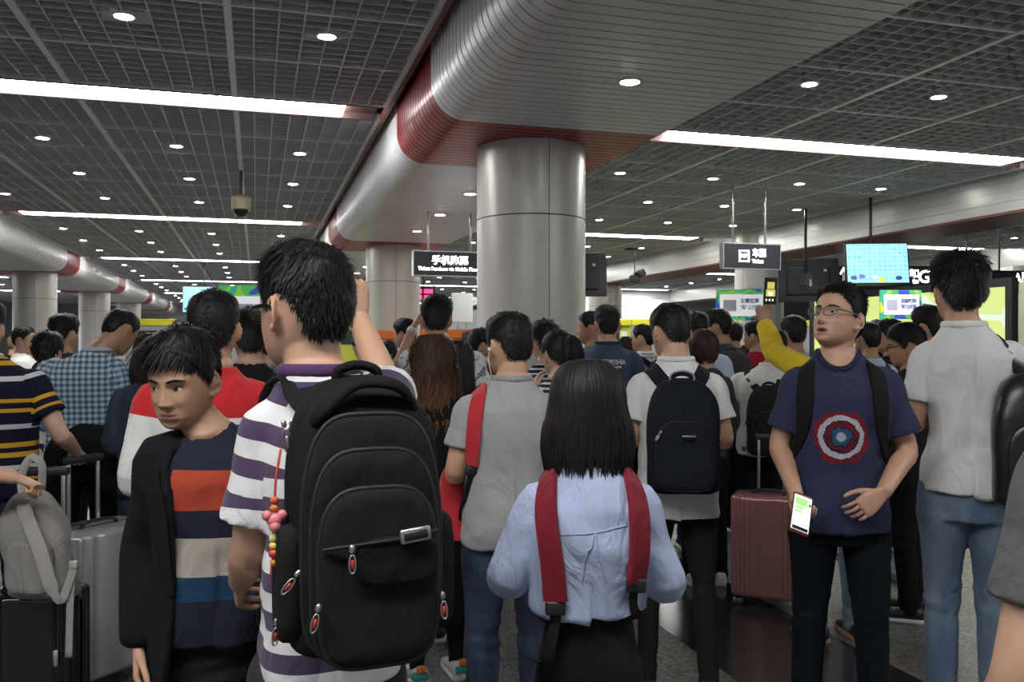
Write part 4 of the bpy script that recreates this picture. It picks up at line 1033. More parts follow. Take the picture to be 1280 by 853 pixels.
    # ---- trousers / skirt
    if bottom is not None:
        mb = MB()
        if legs == 'trousers':
            zz = (.78, .83, .88, .93, .98, 1.02)
            mb.add(*loft([sell(.172 * wf * (.94 if z > .95 else 1), .122 if z > .85 else .115, 2.4, 40, -.004, z) for z in zz], True))
            for sg in (-1, 1):
                hip, kn, an = LG[sg]; fr = legfit
                mb.tube([hip + P3((0, -.004, .04)), hip + P3((sg * .004, -.002, -.06)), (hip + kn) / 2, kn, (kn + an) / 2, an + P3((0, 0, -.025))], np.array([.088, .093, .078, .062 * fr, .058 * fr, .055 * fr]), 20, smooth=20)
        elif legs == 'skirt':
            zb = skirt_z or .5
            zz = np.linspace(zb, 1.16, 14)
            mb.add(*loft([sell(np.interp(z, (zb, .85, .95, 1.04), (.20, .19, .178, .15)) * wf * 1.05, np.interp(z, (zb, .85, .95, 1.04), (.14, .14, .13, .11)), 2.3, 40, -.004, z) for z in zz], True))
        V, F = mb.arrays(); V, F, Nn = remesh(V, F, max(vox, .0065) * 1.15, 2); sd_ = rng.randint(50)
        kk = np.exp(-((V[:, 2] - .49) / .10) ** 2) + np.exp(-((V[:, 2] - .12) / .09) ** 2) + .5 * np.exp(-((V[:, 2] - .80) / .06) ** 2)
        f2 = vnoise(np.stack([V[:, 0] * 9, V[:, 1] * 9, V[:, 2] * 34 + V[:, 0] * 8], 1), sd_); f1 = vnoise(V * np.array((12, 12, 5)), sd_ + 2)
        if legs != 'skirt': V = V + Nn * (f2 * .0075 * np.clip(kk, 0, 1) + f1 * .0045)[:, None]
        else: V = V + Nn * (f1 * .006)[:, None]
        p.trousers = mk('trousers' if legs == 'trousers' else ('dress_skirt' if skirt_z and skirt_z < .4 else 'skirt'), V * s, F, bottom, body, True)
        if legs == 'skirt':
            mb = MB()
            for sg in (-1, 1): mb.tube([LG[sg][1] + P3((0, 0, .1)), LG[sg][1], (LG[sg][1] + LG[sg][2]) / 2 + P3((0, -.012, .04)), LG[sg][2], LG[sg][2] + P3((0, 0, -.04))], [.058, .052, .052, .036, .036], 16, smooth=14)
            mb2 = MB().add(mb.arrays()[0] * s, mb.arrays()[1]); mb2.build('stockings', cloth('stocking_black', (.012, .011, .011), rough=.6), body)
    # ---- shoes
    if shoem is not None:
        for sg in (-1, 1):
            an = LG[sg][2]; so = MB(); up = MB()
            ys = (-.075, -.065, -.03, .03, .09, .14, .175, .19); hw = (.022, .034, .039, .040, .047, .046, .034, .014); ht = (.075, .088, .095, .088, .066, .052, .042, .032)
            tw = R(-8 * sg)
            def plc(rg): rg = np.asarray(rg); q = rg.copy(); q[..., 0] = rg[..., 0] * math.cos(tw) - rg[..., 1] * math.sin(tw) + an[0]; q[..., 1] = rg[..., 0] * math.sin(tw) + rg[..., 1] * math.cos(tw) + an[1]; return q
            def ring(y, a, h, z0, n): th = np.linspace(0, 2 * math.pi, 20, endpoint=False); return np.stack([a * np.sign(np.sin(th)) * np.abs(np.sin(th)) ** (2 / n), np.full(20, y), z0 + (h - z0) * (.5 + .5 * np.sign(np.cos(th)) * np.abs(np.cos(th)) ** (2 / n))], 1)
            V, F = loft(plc([ring(y, a, h, .018, 2.6) for y, a, h in zip(ys, hw, ht)]), True)
            u = mk('shoe', V * s, F, shoem, body)
            V, F = loft(plc([ring(y, a * 1.07, .028, .0, 5) for y, a in zip(ys, hw)]), True); mk('sole', V * s, F, solem or mat('sole_white', (.6, .6, .58), .6), u)
            if lod <= 1:
                lc = MB()
                for k in range(4): yy = .035 + k * .022; hh = float(np.interp(yy, ys, ht)); lc.tube(plc([(-.02, yy, hh - .004), (0, yy + .004, hh + .003), (.02, yy, hh - .004)]) * s, .0028 * s, 6)
                lc.build('lace', solem or mat('sole_white', (.6, .6, .58), .6), u)
    if face: add_face(p, HX, s, HM, om)
    PEOPLE[key] = p
    return p
def hash_key(k): return sum((i + 1) * ord(c) for i, c in enumerate(k))
def add_face(p, HX, s, HM, om):
    IR = mat('iris_dark', (.02, .011, .007), .15); SCL = mat('sclera', (.62, .58, .54), .3); LASH = mat('lash_dark', (.015, .011, .009), .6)
    def drop(pts, off):
        out = []
        for u, v in pts:
            a = Vector((HX((u, .16, v)) * s).tolist()); b = Vector((HX((u, .0, v)) * s).tolist())
            h = p.bvh.ray_cast(a, (b - a).normalized(), .3)
            q = h[0] if h[0] is not None else a.lerp(b, .5)
            out.append((q - (b - a).normalized() * off)[:])
        return out
    for sg in (-1, 1):
        N = 13; us = np.linspace(-1, 1, N); cx, cz = sg * .0315, -.0035
        up = [(cx + u * .0142, cz + .0052 * (1 - abs(u) ** 2.2) + sg * u * .0012) for u in us]; lo = [(cx + u * .0142, cz - .0036 * (1 - abs(u) ** 2.4) + sg * u * .0012) for u in us]
        rows = [[(a[0] * (1 - t) + b[0] * t, a[1] * (1 - t) + b[1] * t) for a, b in zip(up, lo)] for t in (0, .33, .66, 1)]
        V = [q for r_ in rows for q in drop(r_, .0010 * s)]; F = [(i * N + j, i * N + j + 1, (i + 1) * N + j + 1, (i + 1) * N + j) for i in range(3) for j in range(N - 1)]
        e = mk('eye', V, F, SCL, p.o)
        th = np.linspace(0, 2 * math.pi, 18, endpoint=False); ic = (cx + GAZE * .0035, cz + .0010)
        pts = [ic] + [(ic[0] + .0056 * math.cos(t), min(max(ic[1] + .0056 * math.sin(t), cz - .0034), cz + .0047)) for t in th]
        mk('iris', drop(pts, .0016 * s), [(0, 1 + j, 1 + (j + 1) % 18) for j in range(18)], IR, e)
        L0 = drop([(a[0], a[1] - .0004) for a in up], .0018 * s); L1 = drop([(a[0] + sg * .0008, a[1] + .0016) for a in up], .0018 * s)
        mk('eyelash', L0 + L1, [(j, j + 1, N + j + 1, N + j) for j in range(N - 1)], LASH, e)
        bu = [(cx + sg * u * .0205 + sg * .001, cz + .0215 + .0035 * (1 - (u - .25) ** 2) - .003 * max(0, u)) for u in us]; wd = [.0036 * (1 - .55 * max(0, u)) * (1 if u > -.95 else .6) for u in us]
        B0 = drop([(a[0], a[1] - q) for a, q in zip(bu, wd)], .0012 * s); Bm = drop(bu, .003 * s); B1 = drop([(a[0], a[1] + q) for a, q in zip(bu, wd)], .0012 * s)
        mk('eyebrow', B0 + Bm + B1, [(j + i * N, j + 1 + i * N, N + j + 1 + i * N, N + j + i * N) for i in range(2) for j in range(N - 1)], HM, p.o)
        nv = drop([(sg * .0085 + .0028 * math.cos(t), -.0505 + .0016 * math.sin(t)) for t in th], .0006 * s)
        mk('nostril', nv, [tuple(range(18))], mat('nostril_dark', (.10, .04, .03), .8), p.o)
GAZE = .8
def glasses(p, col, rimless=False, thick=.0022, w=.026, h=.017):
    g = empty('glasses', (0, 0, 0)); g.parent = p.o
    fr = mat('glasses_' + col, {'black': (.01, .01, .012), 'steel': (.10, .10, .11), 'brown': (.1, .05, .03)}[col], .3, .3)
    def T(v): return (p.HX(v) * p.s)
    for sg in (-1, 1):
        th = np.linspace(0, 2 * math.pi, 25); cx = sg * .033
        ring = np.array([(cx + w * np.sign(np.cos(t)) * abs(np.cos(t)) ** .6, .105 - .16 * abs(cx + w * math.cos(t)) ** 1.4, -.004 + h * np.sign(np.sin(t)) * abs(np.sin(t)) ** .6) for t in th])
        V, F = tube(T(ring), [thick * p.s] * 25, 6, cap=False); r = mk('rim', V, F, fr, g)
        MB().add(T(np.vstack([ring[:-1].mean(0)[None], ring[:-1]])), [(0, 1 + j, 1 + (j + 1) % 24) for j in range(24)]).build('lens', lens_mat(), g)
        x1 = sg * (.033 + w)
        V, F = tube(T([(x1, .098, .003), (sg * .078, .055, .006), (sg * .083, .0, .004), (sg * .083, -.022, -.012)]), [thick * p.s] * 4, 6, flat=(1.5, .8), smooth=12); mk('temple_arm', V, F, fr, g)
    V, F = tube(T([(-.009, .106, .002), (0, .109, .004), (.009, .106, .002)]), [thick * p.s] * 3, 6, smooth=6); mk('bridge', V, F, fr, g)
    return g
def lens_mat():
    if 'lens_clear' in MATS: return MATS['lens_clear']
    m = bpy.data.materials.new('lens_clear'); m.use_nodes = True; nt = m.node_tree; nt.nodes.clear()
    o = nt.nodes.new('ShaderNodeOutputMaterial'); t = nt.nodes.new('ShaderNodeBsdfTransparent'); g = nt.nodes.new('ShaderNodeBsdfGlossy'); g.inputs['Roughness'].default_value = .03
    mx = nt.nodes.new('ShaderNodeMixShader'); mx.inputs[0].default_value = .08
    nt.links.new(t.outputs[0], mx.inputs[1]); nt.links.new(g.outputs[0], mx.inputs[2]); nt.links.new(mx.outputs[0], o.inputs[0]); MATS['lens_clear'] = m; return m

def ribbon(P, N, wid, th):
    """flat strap along P with face normals N"""
    P = np.asarray(P); T = np.gradient(P, axis=0); T /= np.linalg.norm(T, axis=1)[:, None] + 1e-9
    N = N - T * np.sum(N * T, 1)[:, None]; N /= np.linalg.norm(N, axis=1)[:, None] + 1e-9; B = np.cross(T, N); wid = np.broadcast_to(wid, (len(P),))
    pr = ((-.5, -.3), (-.47, -.5), (.47, -.5), (.5, -.3), (.5, .3), (.44, .5), (-.44, .5), (-.5, .3))
    rings = np.stack([P + B * (a * wid)[:, None] + N * (b * th) for a, b in pr], 1)
    return loft(rings, True)
def strap(p, name, pts, wid, th, m, parent, off=(0, 0, 0), n=28, snap=.09, lift=.004):
    """strap over the wearer's shirt: guide points (1.75 m frame) are laid on the cloth"""
    C = catmull(np.array(pts, float) * p.s, n); Q = []; Nn = []
    for c in C:
        h = p.sbvh.find_nearest(Vector(c))
        if h[0] is not None and h[3] < snap * p.s: Q.append(np.array(h[0]) + np.array(h[1]) * (th / 2 + lift)); Nn.append(np.array(h[1]))
        else: Q.append(c); Nn.append(Nn[-1] if Nn else np.array((0, -1, 0)))
    Q = np.array(Q); Nn = np.array(Nn)
    for _ in range(7):
        Q[1:-1] = (Q[:-2] + 2 * Q[1:-1] + Q[2:]) / 4; Nn[1:-1] = (Nn[:-2] + 2 * Nn[1:-1] + Nn[2:]) / 4
    V, F = ribbon(Q, Nn, np.interp(np.linspace(0, 1, n), np.linspace(0, 1, len(wid)), wid) if isinstance(wid, (list, tuple)) else wid, th)
    return mk(name, V - np.array(off), F, m, parent, 'auto')
def worn_root(p, name, off, label, cat, group=None):
    M = Matrix.Translation((p.x, p.y, 0)) @ Matrix.Rotation(p.rz, 4, 'Z') @ Matrix.Translation(off)
    o = empty(name, M.to_translation(), p.rz); tag(o, label, cat, group); return o
def pack_body(w_, h, d, n=3.2, topr=.55, N=48, taper=.0):
    """backpack shell standing on z=0, back panel at y=0 (towards wearer +Y), bulging to -Y"""
    zs = np.concatenate([np.linspace(0, .06, 5), np.linspace(.1, .62, 7), np.linspace(.68, 1, 14)]); rings = []
    for t in zs:
        b = 1 - (1 - min(t / .07, 1)) ** 2 * .22
        k = 1.0 if t < topr else math.sqrt(max(1e-4, 1 - ((t - topr) / (1 - topr)) ** 2.6))
        wd = w_ / 2 * b * (.25 + .75 * k if t < 1 else .25 + .0) * (1 - taper * t); dp = d * b * (.30 + .70 * k) * (1 - .15 * t)
        r_ = sell(wd, dp / 2, n, N, -dp / 2, t * h); rings.append(r_)
    r_ = rings[-1].copy(); r_[:, 0] *= .8; r_[:, 1] *= .8; r_[:, 2] += .004; rings.append(r_)
    return loft(rings, True)
def arch_pad(w_, h, th, y0, z0, topk=.5, n=40, tilt=0):
    """padded pocket with an arched top: outline in XZ, bulging to -Y from y0"""
    th_ = np.linspace(0, 2 * math.pi, n, endpoint=False); c, s_ = np.cos(th_), np.sin(th_)
    ox = w_ / 2 * np.sign(s_) * np.abs(s_) ** .5; oz = np.where(c > 0, h * topk * np.abs(c) ** .9, -h * (1 - topk) * np.abs(c) ** .35)
    rings = []
    for k, q in ((1.0, -.35), (1.0, .35), (.985, .75), (.94, .95), (.80, 1.0), (.4, 1.03)):
        zz = z0 + h * (1 - topk) + oz * k; rings.append(np.stack([ox * k, y0 - q * th - tilt * (zz - z0), zz], 1))
    V, F = loft(rings, True)
    out = np.stack([ox * .99, y0 - .62 * th - tilt * (z0 + h * (1 - topk) + oz - z0), z0 + h * (1 - topk) + oz], 1)
    return V, F, out
def zip_pull(parent, pos, m1, m2, L=.03, ang=0, s=1):
    """metal slider with a red-centred pull"""
    M = Matrix.Translation(pos) @ Matrix.Rotation(ang, 4, 'Y')
    a = MB().rbox(-.0045, .0045, -.008, .0, -.010, .004, .003, 1, M=M).build('zip_slider', m1, parent)
    th = np.linspace(0, 2 * math.pi, 17)
    r_ = np.array([(M @ Vector((L * .17 * math.sin(t), -.007, -.012 - L / 2 + L / 2 * -math.cos(t))))[:] for t in th]); V, F = tube(r_, [.0016] * len(r_), 6, cap=False); mk('pull_ring', V, F, m1, a)
    MB().rbox(-.0036, .0036, -.0095, -.004, -.010 - L * .85, -.012 - L * .25, .003, 1, M=M).build('pull_tab', m2, a)
# ------------------------------------------------------------------ fabrics
WHT = (.72, .72, .70)
JEAN = cloth('dark_jeans', (.018, .027, .052), wear=(7, (.055, .075, .125)), rough=.9)
JEANL = cloth('light_jeans', (.10, .145, .22), wear=(6, (.24, .30, .38)), rough=.9)
BLKT = cloth('black_trousers', (.008, .008, .009)); CHAR = cloth('charcoal_trousers', (.016, .0165, .018)); NAVT = cloth('navy_trousers', (.007, .010, .014))
GRYT = cloth('dark_grey_trousers', (.035, .034, .035)); KHK = cloth('dark_khaki', (.08, .075, .065))
SHB = mat('shoe_black', (.015, .015, .016), .5); SHBR = mat('shoe_brown', (.035, .022, .018), .6); SHW = mat('shoe_white', (.62, .62, .60), .55); SHG = mat('shoe_grey', (.20, .22, .22), .6)
SOW = mat('sole_white', (.6, .6, .58), .6); SOT = mat('sole_tan', (.28, .18, .10), .6); SOB = mat('sole_black', (.02, .02, .02), .6)
SK1 = skin('skin', (.56, .34, .235)); SK2 = skin('skin_tan', (.44, .255, .165)); SK3 = skin('skin_fair', (.62, .41, .31))
HBK = hairmat('black_hair', (.010, .0085, .008)); HBR = hairmat('brown_hair', (.030, .014, .008)); HDB = hairmat('dark_brown_hair', (.018, .010, .008))
TB = cloth('black_tee', (.014, .014, .015)); TDG = cloth('dark_grey_tee', (.045, .047, .052)); TWH = cloth('white_tee', (.74, .74, .73)); TLB = cloth('light_blue_shirt', (.42, .52, .66)); TGR = cloth('grey_tee', (.36, .37, .375), heather=.14)
P_ = make_person
# ------------------------------------------------------------------ people, nearest first
def pr_ring(nt, L, ob, cur, mixc, m_):
    """splattered ring print on the chest (front only)"""
    sx = nd(nt, 'ShaderNodeSeparateXYZ'); L.new(ob, sx.inputs[0])
    n = nd(nt, 'ShaderNodeTexNoise'); n.inputs['Scale'].default_value = 34; n.inputs['Detail'].default_value = 6; n.inputs['Roughness'].default_value = .7; L.new(ob, n.inputs['Vector'])
    dx = m_('SUBTRACT', sx.outputs[0], .008); dz = m_('SUBTRACT', sx.outputs[2], 1.208)
    r = m_('SQRT', m_('ADD', m_('MULTIPLY', dx, dx), m_('MULTIPLY', dz, dz)))
    rn = m_('ADD', r, m_('MULTIPLY', m_('SUBTRACT', n.outputs[0], .5), .09))
    rs = m_('ADD', r, m_('MULTIPLY', m_('SUBTRACT', n.outputs[0], .5), .022))
    front = m_('GREATER_THAN', sx.outputs[1], .02)
    def band(v, a, b): return m_('MULTIPLY', front, m_('MULTIPLY', m_('GREATER_THAN', v, a), m_('LESS_THAN', v, b)))
    cur = mixc(band(rn, .03, .096), cur, (.21, .018, .022))
    cur = mixc(band(r, -1, .062), cur, (.018, .02, .045))
    cur = mixc(band(rn, .042, .058), cur, (.16, .016, .022))
    cur = mixc(band(rs, .062, .080), cur, (.46, .46, .53))
    cur = mixc(band(rn, -1, .034), cur, (.03, .10, .18))
    cur = mixc(band(rs, -1, .017), cur, (.34, .40, .50))
    return cur
P_('striped', 410, 298, 1.75, 'person with glasses in purple and white striped tee, wearing the large black backpack', yaw=22, hpx=386, hyaw=27, pitch=2, hair='short', lod=0, crownadd=.02, wf=.78,
   top=cloth('purple_stripes', (.75, .74, .75), period=(.0715, .5, (.075, .050, .105))), collar=cloth('purple_rib', (.085, .045, .115)), hem=.895, loose=.012, bottom=GRYT, shoem=SHB, solem=SOB, sleeve_end=.74,
   arms=dict(L=((-.215, .02, 1.13), (-.15, .22, 1.02)), R=((.265, .27, 1.44), (.225, .43, 1.60), ((-.1, .1, 1), (-.3, 1, 0)))), hands=('relax', 'hold'))
glasses(PEOPLE['striped'], 'black', thick=.003)
def swc(n): return cloth(n, (.018, .020, .034), bands=[(.5, (.018, .020, .034)), (1.02, (.015, .05, .10)), (1.085, (.42, .38, .33)), (1.19, (.018, .020, .034)), (1.262, (.36, .055, .03)), (1.365, (.018, .02, .034))])
P_('blazer', 276, 410, 2.2, 'person in open black blazer over a banded jumper, walking forward and looking down', yaw=194, hpx=238, hyaw=-25, pitch=12, roll=0, hair='swept', lod=0, face=True, wf=.92, pal=skin('skin_mid', (.50, .30, .20)),
   top=swc('banded_jumper'), sleeve='long', hem=.90, loose=.006, bottom=CHAR, shoem=SHB, arms=dict(L=((-.24, -.03, 1.13), (-.23, .06, .89)), R=((.245, -.04, 1.13), (.25, .05, .90))), neckdrop=.02, headscale=1.05)
P_('bluewoman', 735, 461, 1.98, 'person with straight black bob in a pale blue blouse, seen from behind', yaw=-2, hyaw=2, pitch=4, sex='f', lod=0, H=1.515, pal=SK3, crownadd=.01,
   hair=lambda r, f: hair_long(-.172, r, wid=1.20, face=62, vol=.022, curl=.0025, back=1.0), top=cloth('pale_blue_blouse', (.40, .47, .66), heather=.10, wr=1.5), sleeve='long', hem=1.095, loose=.020, folds=1.7,
   bottom=cloth('black_skirt', (.012, .012, .013)), legs='skirt', skirt_z=.50, shoem=SHB, wf=.93,
   arms=dict(L=((-.285, .0, 1.17), (-.19, .16, 1.30), ((.3, .5, .6), (1, .2, 0))), R=((.26, .0, 1.17), (.13, .20, 1.26))), hands=('relax', 'relax'))
P_('greytee', 636, 386, 3.15, 'person in a grey tee and blue jeans with a red bag strap on the shoulder', yaw=10, hpx=640, hyaw=18, pitch=6, hair='crop', lod=1, top=TGR, collar=cloth('grey_rib', (.30, .31, .315)), hem=.86, loose=.006, bottom=JEAN, shoem=SHW, arms='phone', sleeve_end=.6)
P_('jacket8', 258, 359, 2.9, 'person in a red, white and navy track jacket, behind the black blazer', yaw=16, hpx=267, hyaw=2, hair='crop', lod=1, sleeve='long',
   top=cloth('track_jacket', WHT, bands=[(.5, (.014, .015, .03)), (.93, WHT), (.975, (.014, .015, .03)), (1.09, WHT), (1.315, (.55, .02, .025))]), hem=.86, loose=.014, bottom=BLKT, shoem=SHW, arms='front', wf=1.06)
P_('captain', 1050, 351, 3.3, 'person with spectacles in a navy tee with a ring print, phone in hand', yaw=164, hpx=1046, hyaw=-38, pitch=-16, hair='up', lod=0, face=True, om=.010, pal=SK1,
   top=cloth('navy_print_tee', (.036, .040, .085), printed=pr_ring), collar=cloth('navy_rib', (.026, .03, .065)), hem=.835, loose=.010, bottom=NAVT, legfit=.98, shoem=SHB, neckdrop=.035, sleeve_end=.74, wf=1.0, stance=.01,
   arms=dict(R=((.245, -.02, 1.125), (.185, .185, .975), ((-.12, .6, -.55), (-.4, .3, .75))), L=((-.265, -.02, 1.12), (-.125, .20, 1.0), ((.75, .25, -.62), (.2, -.9, -.1)))), hands=('relax', 'hold'))
glasses(PEOPLE['captain'], 'steel', thick=.0018)
P_('whitetee', 1210, 313, 3.45, 'tall person in a plain white tee and washed blue jeans, seen from behind', yaw=-20, hpx=1200, hyaw=8, pitch=2, hair='messy', lod=1, H=1.915, top=cloth('plain_white_tee', (.70, .70, .69), wr=1.3), collar=TWH, hem=.885, loose=.004, bottom=JEANL, legfit=1.0, shoem=SHB, solem=SOW, arms='phone', sleeve_end=.70, folds=1.4, wf=.88, stance=.0)
P_('navypack', 846, 374, 3.8, 'person with cropped black hair in white tee and black jeans, wearing the navy backpack', yaw=-4, hpx=843, hyaw=20, pitch=14, hair='crop', lod=1, top=cloth('white_tee_plain', (.76, .76, .75)), collar=TWH, hem=.80, loose=.012, bottom=cloth('black_jeans', (.020, .020, .022)), legfit=.82, shoem=SHBR, solem=SOT, arms='phone', sleeve_end=.62, stance=.02)
P_('armright', 1458, 400, 1.22, 'person cut by the right edge of the photo, only grey sleeve and forearm showing', yaw=0, H=1.74, lod=1, top=cloth('grey_tee_near', (.10, .10, .105)), hem=.86, bottom=JEAN, shoem=SHB, arms=dict(L=((-.255, -.03, 1.10), (-.23, .12, .88))), sleeve_end=.66, hair='short')
P_('denimwoman', 190, 414, 4.5, 'person with dark brown bob in a dark denim jacket beside the blazer', yaw=14, sex='f', lod=1, hair=lambda r, f: hair_long(-.17, r, wid=1.12, face=60, vol=.02), hairm=HDB, hyaw=0, top=cloth('dark_denim', (.022, .030, .055), wear=(9, (.05, .065, .10))), sleeve='long', hem=.84, loose=.015, bottom=JEAN, shoem=SHB, arms='front', wf=1.12)
P_('stripepolo', -10, 372, 3.9, 'person in a navy polo with yellow and white stripes at the left edge', yaw=20, hpx=-22, lod=1, hair='short', pal=SK3, wf=1.12, belly=.02,
   top=cloth('navy_polo', (.012, .013, .032), bands=[(.5, (.012, .013, .032))] + [q for z, c in ((.93, 0), (.985, 1), (1.04, 0), (1.083, 0), (1.165, 1), (1.235, 0), (1.278, 0), (1.375, 1), (1.445, 0), (1.475, 0)) for q in ((z, ((.62, .36, .03), (.6, .6, .62))[c]), (z + .02, (.012, .013, .032)))]), hem=.86, loose=.012, bottom=JEAN, shoem=SHB, sleeve_end=.62,
   arms=dict(R=((.285, -.05, 1.13), (.325, .14, 1.035), ((.15, .8, -.4), (-.3, -.2, -1)))), hands=('relax', 'grip'))
P_('edgearm', -134, 400, 3.22, 'person beyond the left edge of whom only a forearm reaches the black suitcase', yaw=-25, H=1.68, lod=1, top=TDG, hem=.86, bottom=JEAN, shoem=SHB, arms=dict(R=((.30, .08, 1.14), (.50, .20, 1.095), ((.85, .35, -.3), (0, -.2, -1)))), hands=('relax', 'grip'))
P_('checked', 106, 394, 4.8, 'person with bowed head in a blue and white checked shirt, seen from behind', yaw=14, hpx=138, hyaw=-34, pitch=34, hair='buzz', lod=1, H=1.79, pal=SK2, top=cloth('checked_shirt', (.62, .66, .68), check=(.030, (.20, .34, .46), (.06, .13, .22))), collar=cloth('checked_collar', (.42, .5, .58)), sleeve='long', hem=.88, loose=.018, bottom=BLKT, shoem=SHB, arms='front', wf=1.08)
P_('browndress', 544, 422, 4.0, 'person with long brown hair in a long black dress and white trainers', yaw=26, sex='f', hyaw=32, pitch=6, lod=1, H=1.60, pal=SK3, hair=lambda r, f: hair_long(-.40, r, wid=1.5, face=54, vol=.026, curl=.018), hairm=hairmat('chestnut_hair', (.040, .018, .010), (.22, .10, .035), 1.12, 1.42), top=cloth('black_dress', (.011, .011, .012)), sleeve='long', hem=.86, loose=.02, bottom=cloth('black_dress_lower', (.011, .011, .012)), legs='skirt', skirt_z=.30, shoem=mat('trainer_white_teal', (.5, .52, .5), .6), wf=1.08, arms='front')
P_('ponytail', 700, 409, 4.1, 'person with black ponytail in a navy and white striped top, behind the bob-haired one', yaw=12, sex='f', hyaw=14, pitch=4, lod=1, H=1.635, pal=SK3, hair='tied', extra_hair=lambda r: hair_tail([(0, -.105, .055), (.0, -.150, .05), (.004, -.165, -.01), (.006, -.150, -.10), (.01, -.125, -.19), (.012, -.115, -.26)], [.022, .034, .046, .046, .036, .012], r, 260), top=cloth('breton_top', (.02, .022, .05), period=(.026, .4, (.62, .62, .62))), sleeve='long', hem=.86, loose=.01, bottom=JEAN, shoem=SHW, arms=dict(L=((-.24, .10, 1.16), (-.10, .17, 1.40), ((.2, .1, 1), (1, -.2, 0)))))
P_('blacktee', 312, 388, 4.3, 'person in a plain black tee between the track jacket and purple-striped tee', yaw=18, hair='messy', hyaw=6, lod=1, top=TB, hem=.86, bottom=JEAN, shoem=SHB, arms='phone', neckdrop=.02)
P_('yellow', 1042, 372, 4.55, 'person in a bright yellow jacket raising a phone, mostly hidden behind the spectacled one', yaw=8, hyaw=6, hair='crop', lod=1, pal=SK2, top=cloth('yellow_jacket', (.72, .53, .02), wr=1.8), sleeve='long', hem=.86, loose=.02, bottom=JEANL, shoem=SHB, solem=SOT, folds=1.6,
   arms=dict(L=((-.25, .20, 1.46), (-.242, .36, 1.625), ((-.02, .25, 1), (.5, 1, 0)))), hands=('hold', 'relax'))
P_('small1', 60, 415, 5.35, 'short person with ruffled black hair between the striped polo and checked shirt', yaw=12, hair='messy', lod=2, top=TWH, bottom=JEAN, shoem=SHB, pal=SK3)
P_('small2', 80, 392, 6.0, 'person with round black hair behind the short ruffled-hair one', yaw=-5, hair='side', lod=2, top=TDG, bottom=BLKT, shoem=SHB)
P_('whiteprofile', 30, 407, 8.4, 'person in a white shirt far left, turned in profile to the right', yaw=-62, hyaw=-15, hair='short', lod=2, top=TWH, bottom=BLKT, shoem=SHB, sleeve='long')
P_('farblond', 19, 417, 10.5, 'light-haired person in black at the far left in front of the light box', yaw=-20, hair='thin', hairm=hairmat('fair_hair', (.20, .13, .07)), lod=3, top=TB, bottom=BLKT, shoem=SHB)
P_('peek', 336, 405, 5.6, 'person half hidden by the spectacled striped-tee wearer, only an ear and hair showing', yaw=20, hair='short', lod=2, top=cloth('blue_pattern', (.04, .05, .09), blotch=[(26, .55, (.2, .24, .3))]), bottom=JEAN, shoem=SHB)
P_('greystripe', 458, 414, 8.0, 'person looking down at a phone in a grey striped polo, before the lime machine', yaw=52, hyaw=14, pitch=26, hair='buzz', lod=2, top=cloth('grey_stripe', (.32, .34, .36), period=(.07, .3, (.10, .14, .2))), bottom=JEAN, shoem=SHW, arms='phone')
P_('bun', 484, 426, 6.4, 'person with black hair pinned in a low bun and bare nape', yaw=6, sex='f', pitch=8, hair='tied', lod=2, pal=SK3, H=1.60, extra_hair=lambda r: ell((.012, -.118, -.028), (.036, .032, .034), 16), top=TB, hem=.86, bottom=JEAN, shoem=SHB, neckdrop=.03)
P_('camo', 560, 364, 5.3, 'tall person in a white and grey floral print shirt, hand raised to the face', yaw=-4, hpx=546, hyaw=8, pitch=2, hair='side', lod=1, H=1.85, pal=SK2, top=cloth('floral_shirt', (.62, .62, .63), blotch=[(17, .56, (.16, .17, .20)), (34, .60, (.34, .35, .38)), (22, .66, (.05, .055, .07))]), hem=.86, loose=.016, bottom=GRYT, shoem=SHB, sleeve_end=.62, arms=dict(L=((-.32, .10, 1.35), (-.255, .17, 1.56), ((.4, .15, .9), (1, .3, -.3)))), hands=('hold', 'relax'), wf=1.06)
P_('orangeprofile', 506, 398, 7.6, 'person in profile before the orange machine, behind the raised watch hand', yaw=60, hair='side', lod=2, top=TDG, bottom=JEAN, shoem=SHB)
P_('longblack', 572, 425, 4.55, 'person with long straight black hair, between the brown-haired one and the floral shirt', yaw=-4, sex='f', lod=2, H=1.58, hair=lambda r, f: hair_long(-.32, r, wid=1.0, face=60, fine=f, vol=.018), top=TB, hem=.86, bottom=JEAN, shoem=SHB)
P_('burgundy', 600, 413, 7.2, 'person in a burgundy top turned towards the column', yaw=-50, hair='messy', sex='f', lod=2, H=1.68, top=cloth('burgundy', (.10, .015, .03)), sleeve='long', bottom=JEAN, shoem=SHB)
P_('burgundyback', 586, 414, 9.7, 'dark-haired person behind the burgundy top, only hair showing', yaw=0, hair='short', lod=3, top=TB, bottom=JEAN, shoem=SHB)
P_('messyhair', 682, 401, 5.3, 'person with ruffled black hair showing above the ponytail', yaw=16, hair='messy', lod=2, top=cloth('breton_dark', (.016, .018, .04), period=(.03, .35, (.55, .55, .55))), sleeve='long', bottom=JEAN, shoem=SHB)
P_('denim', 759, 378, 6.0, 'person in a blue denim jacket with white lettering on the back', yaw=2, hair='crop', lod=1, H=1.83, top=cloth('denim_jacket', (.040, .065, .115), wear=(8, (.085, .125, .19))), collar=cloth('denim_collar', (.03, .045, .08)), sleeve='long', hem=.86, loose=.022, bottom=BLKT, shoem=SHB, arms='phone', wf=1.02)
P_('denimside', 739, 387, 6.7, 'person in profile beside the denim jacket, looking left', yaw=62, hair='crop', hyaw=10, lod=2, top=cloth('slate_tee', (.10, .13, .16)), bottom=JEAN, shoem=SHB, pal=SK2)
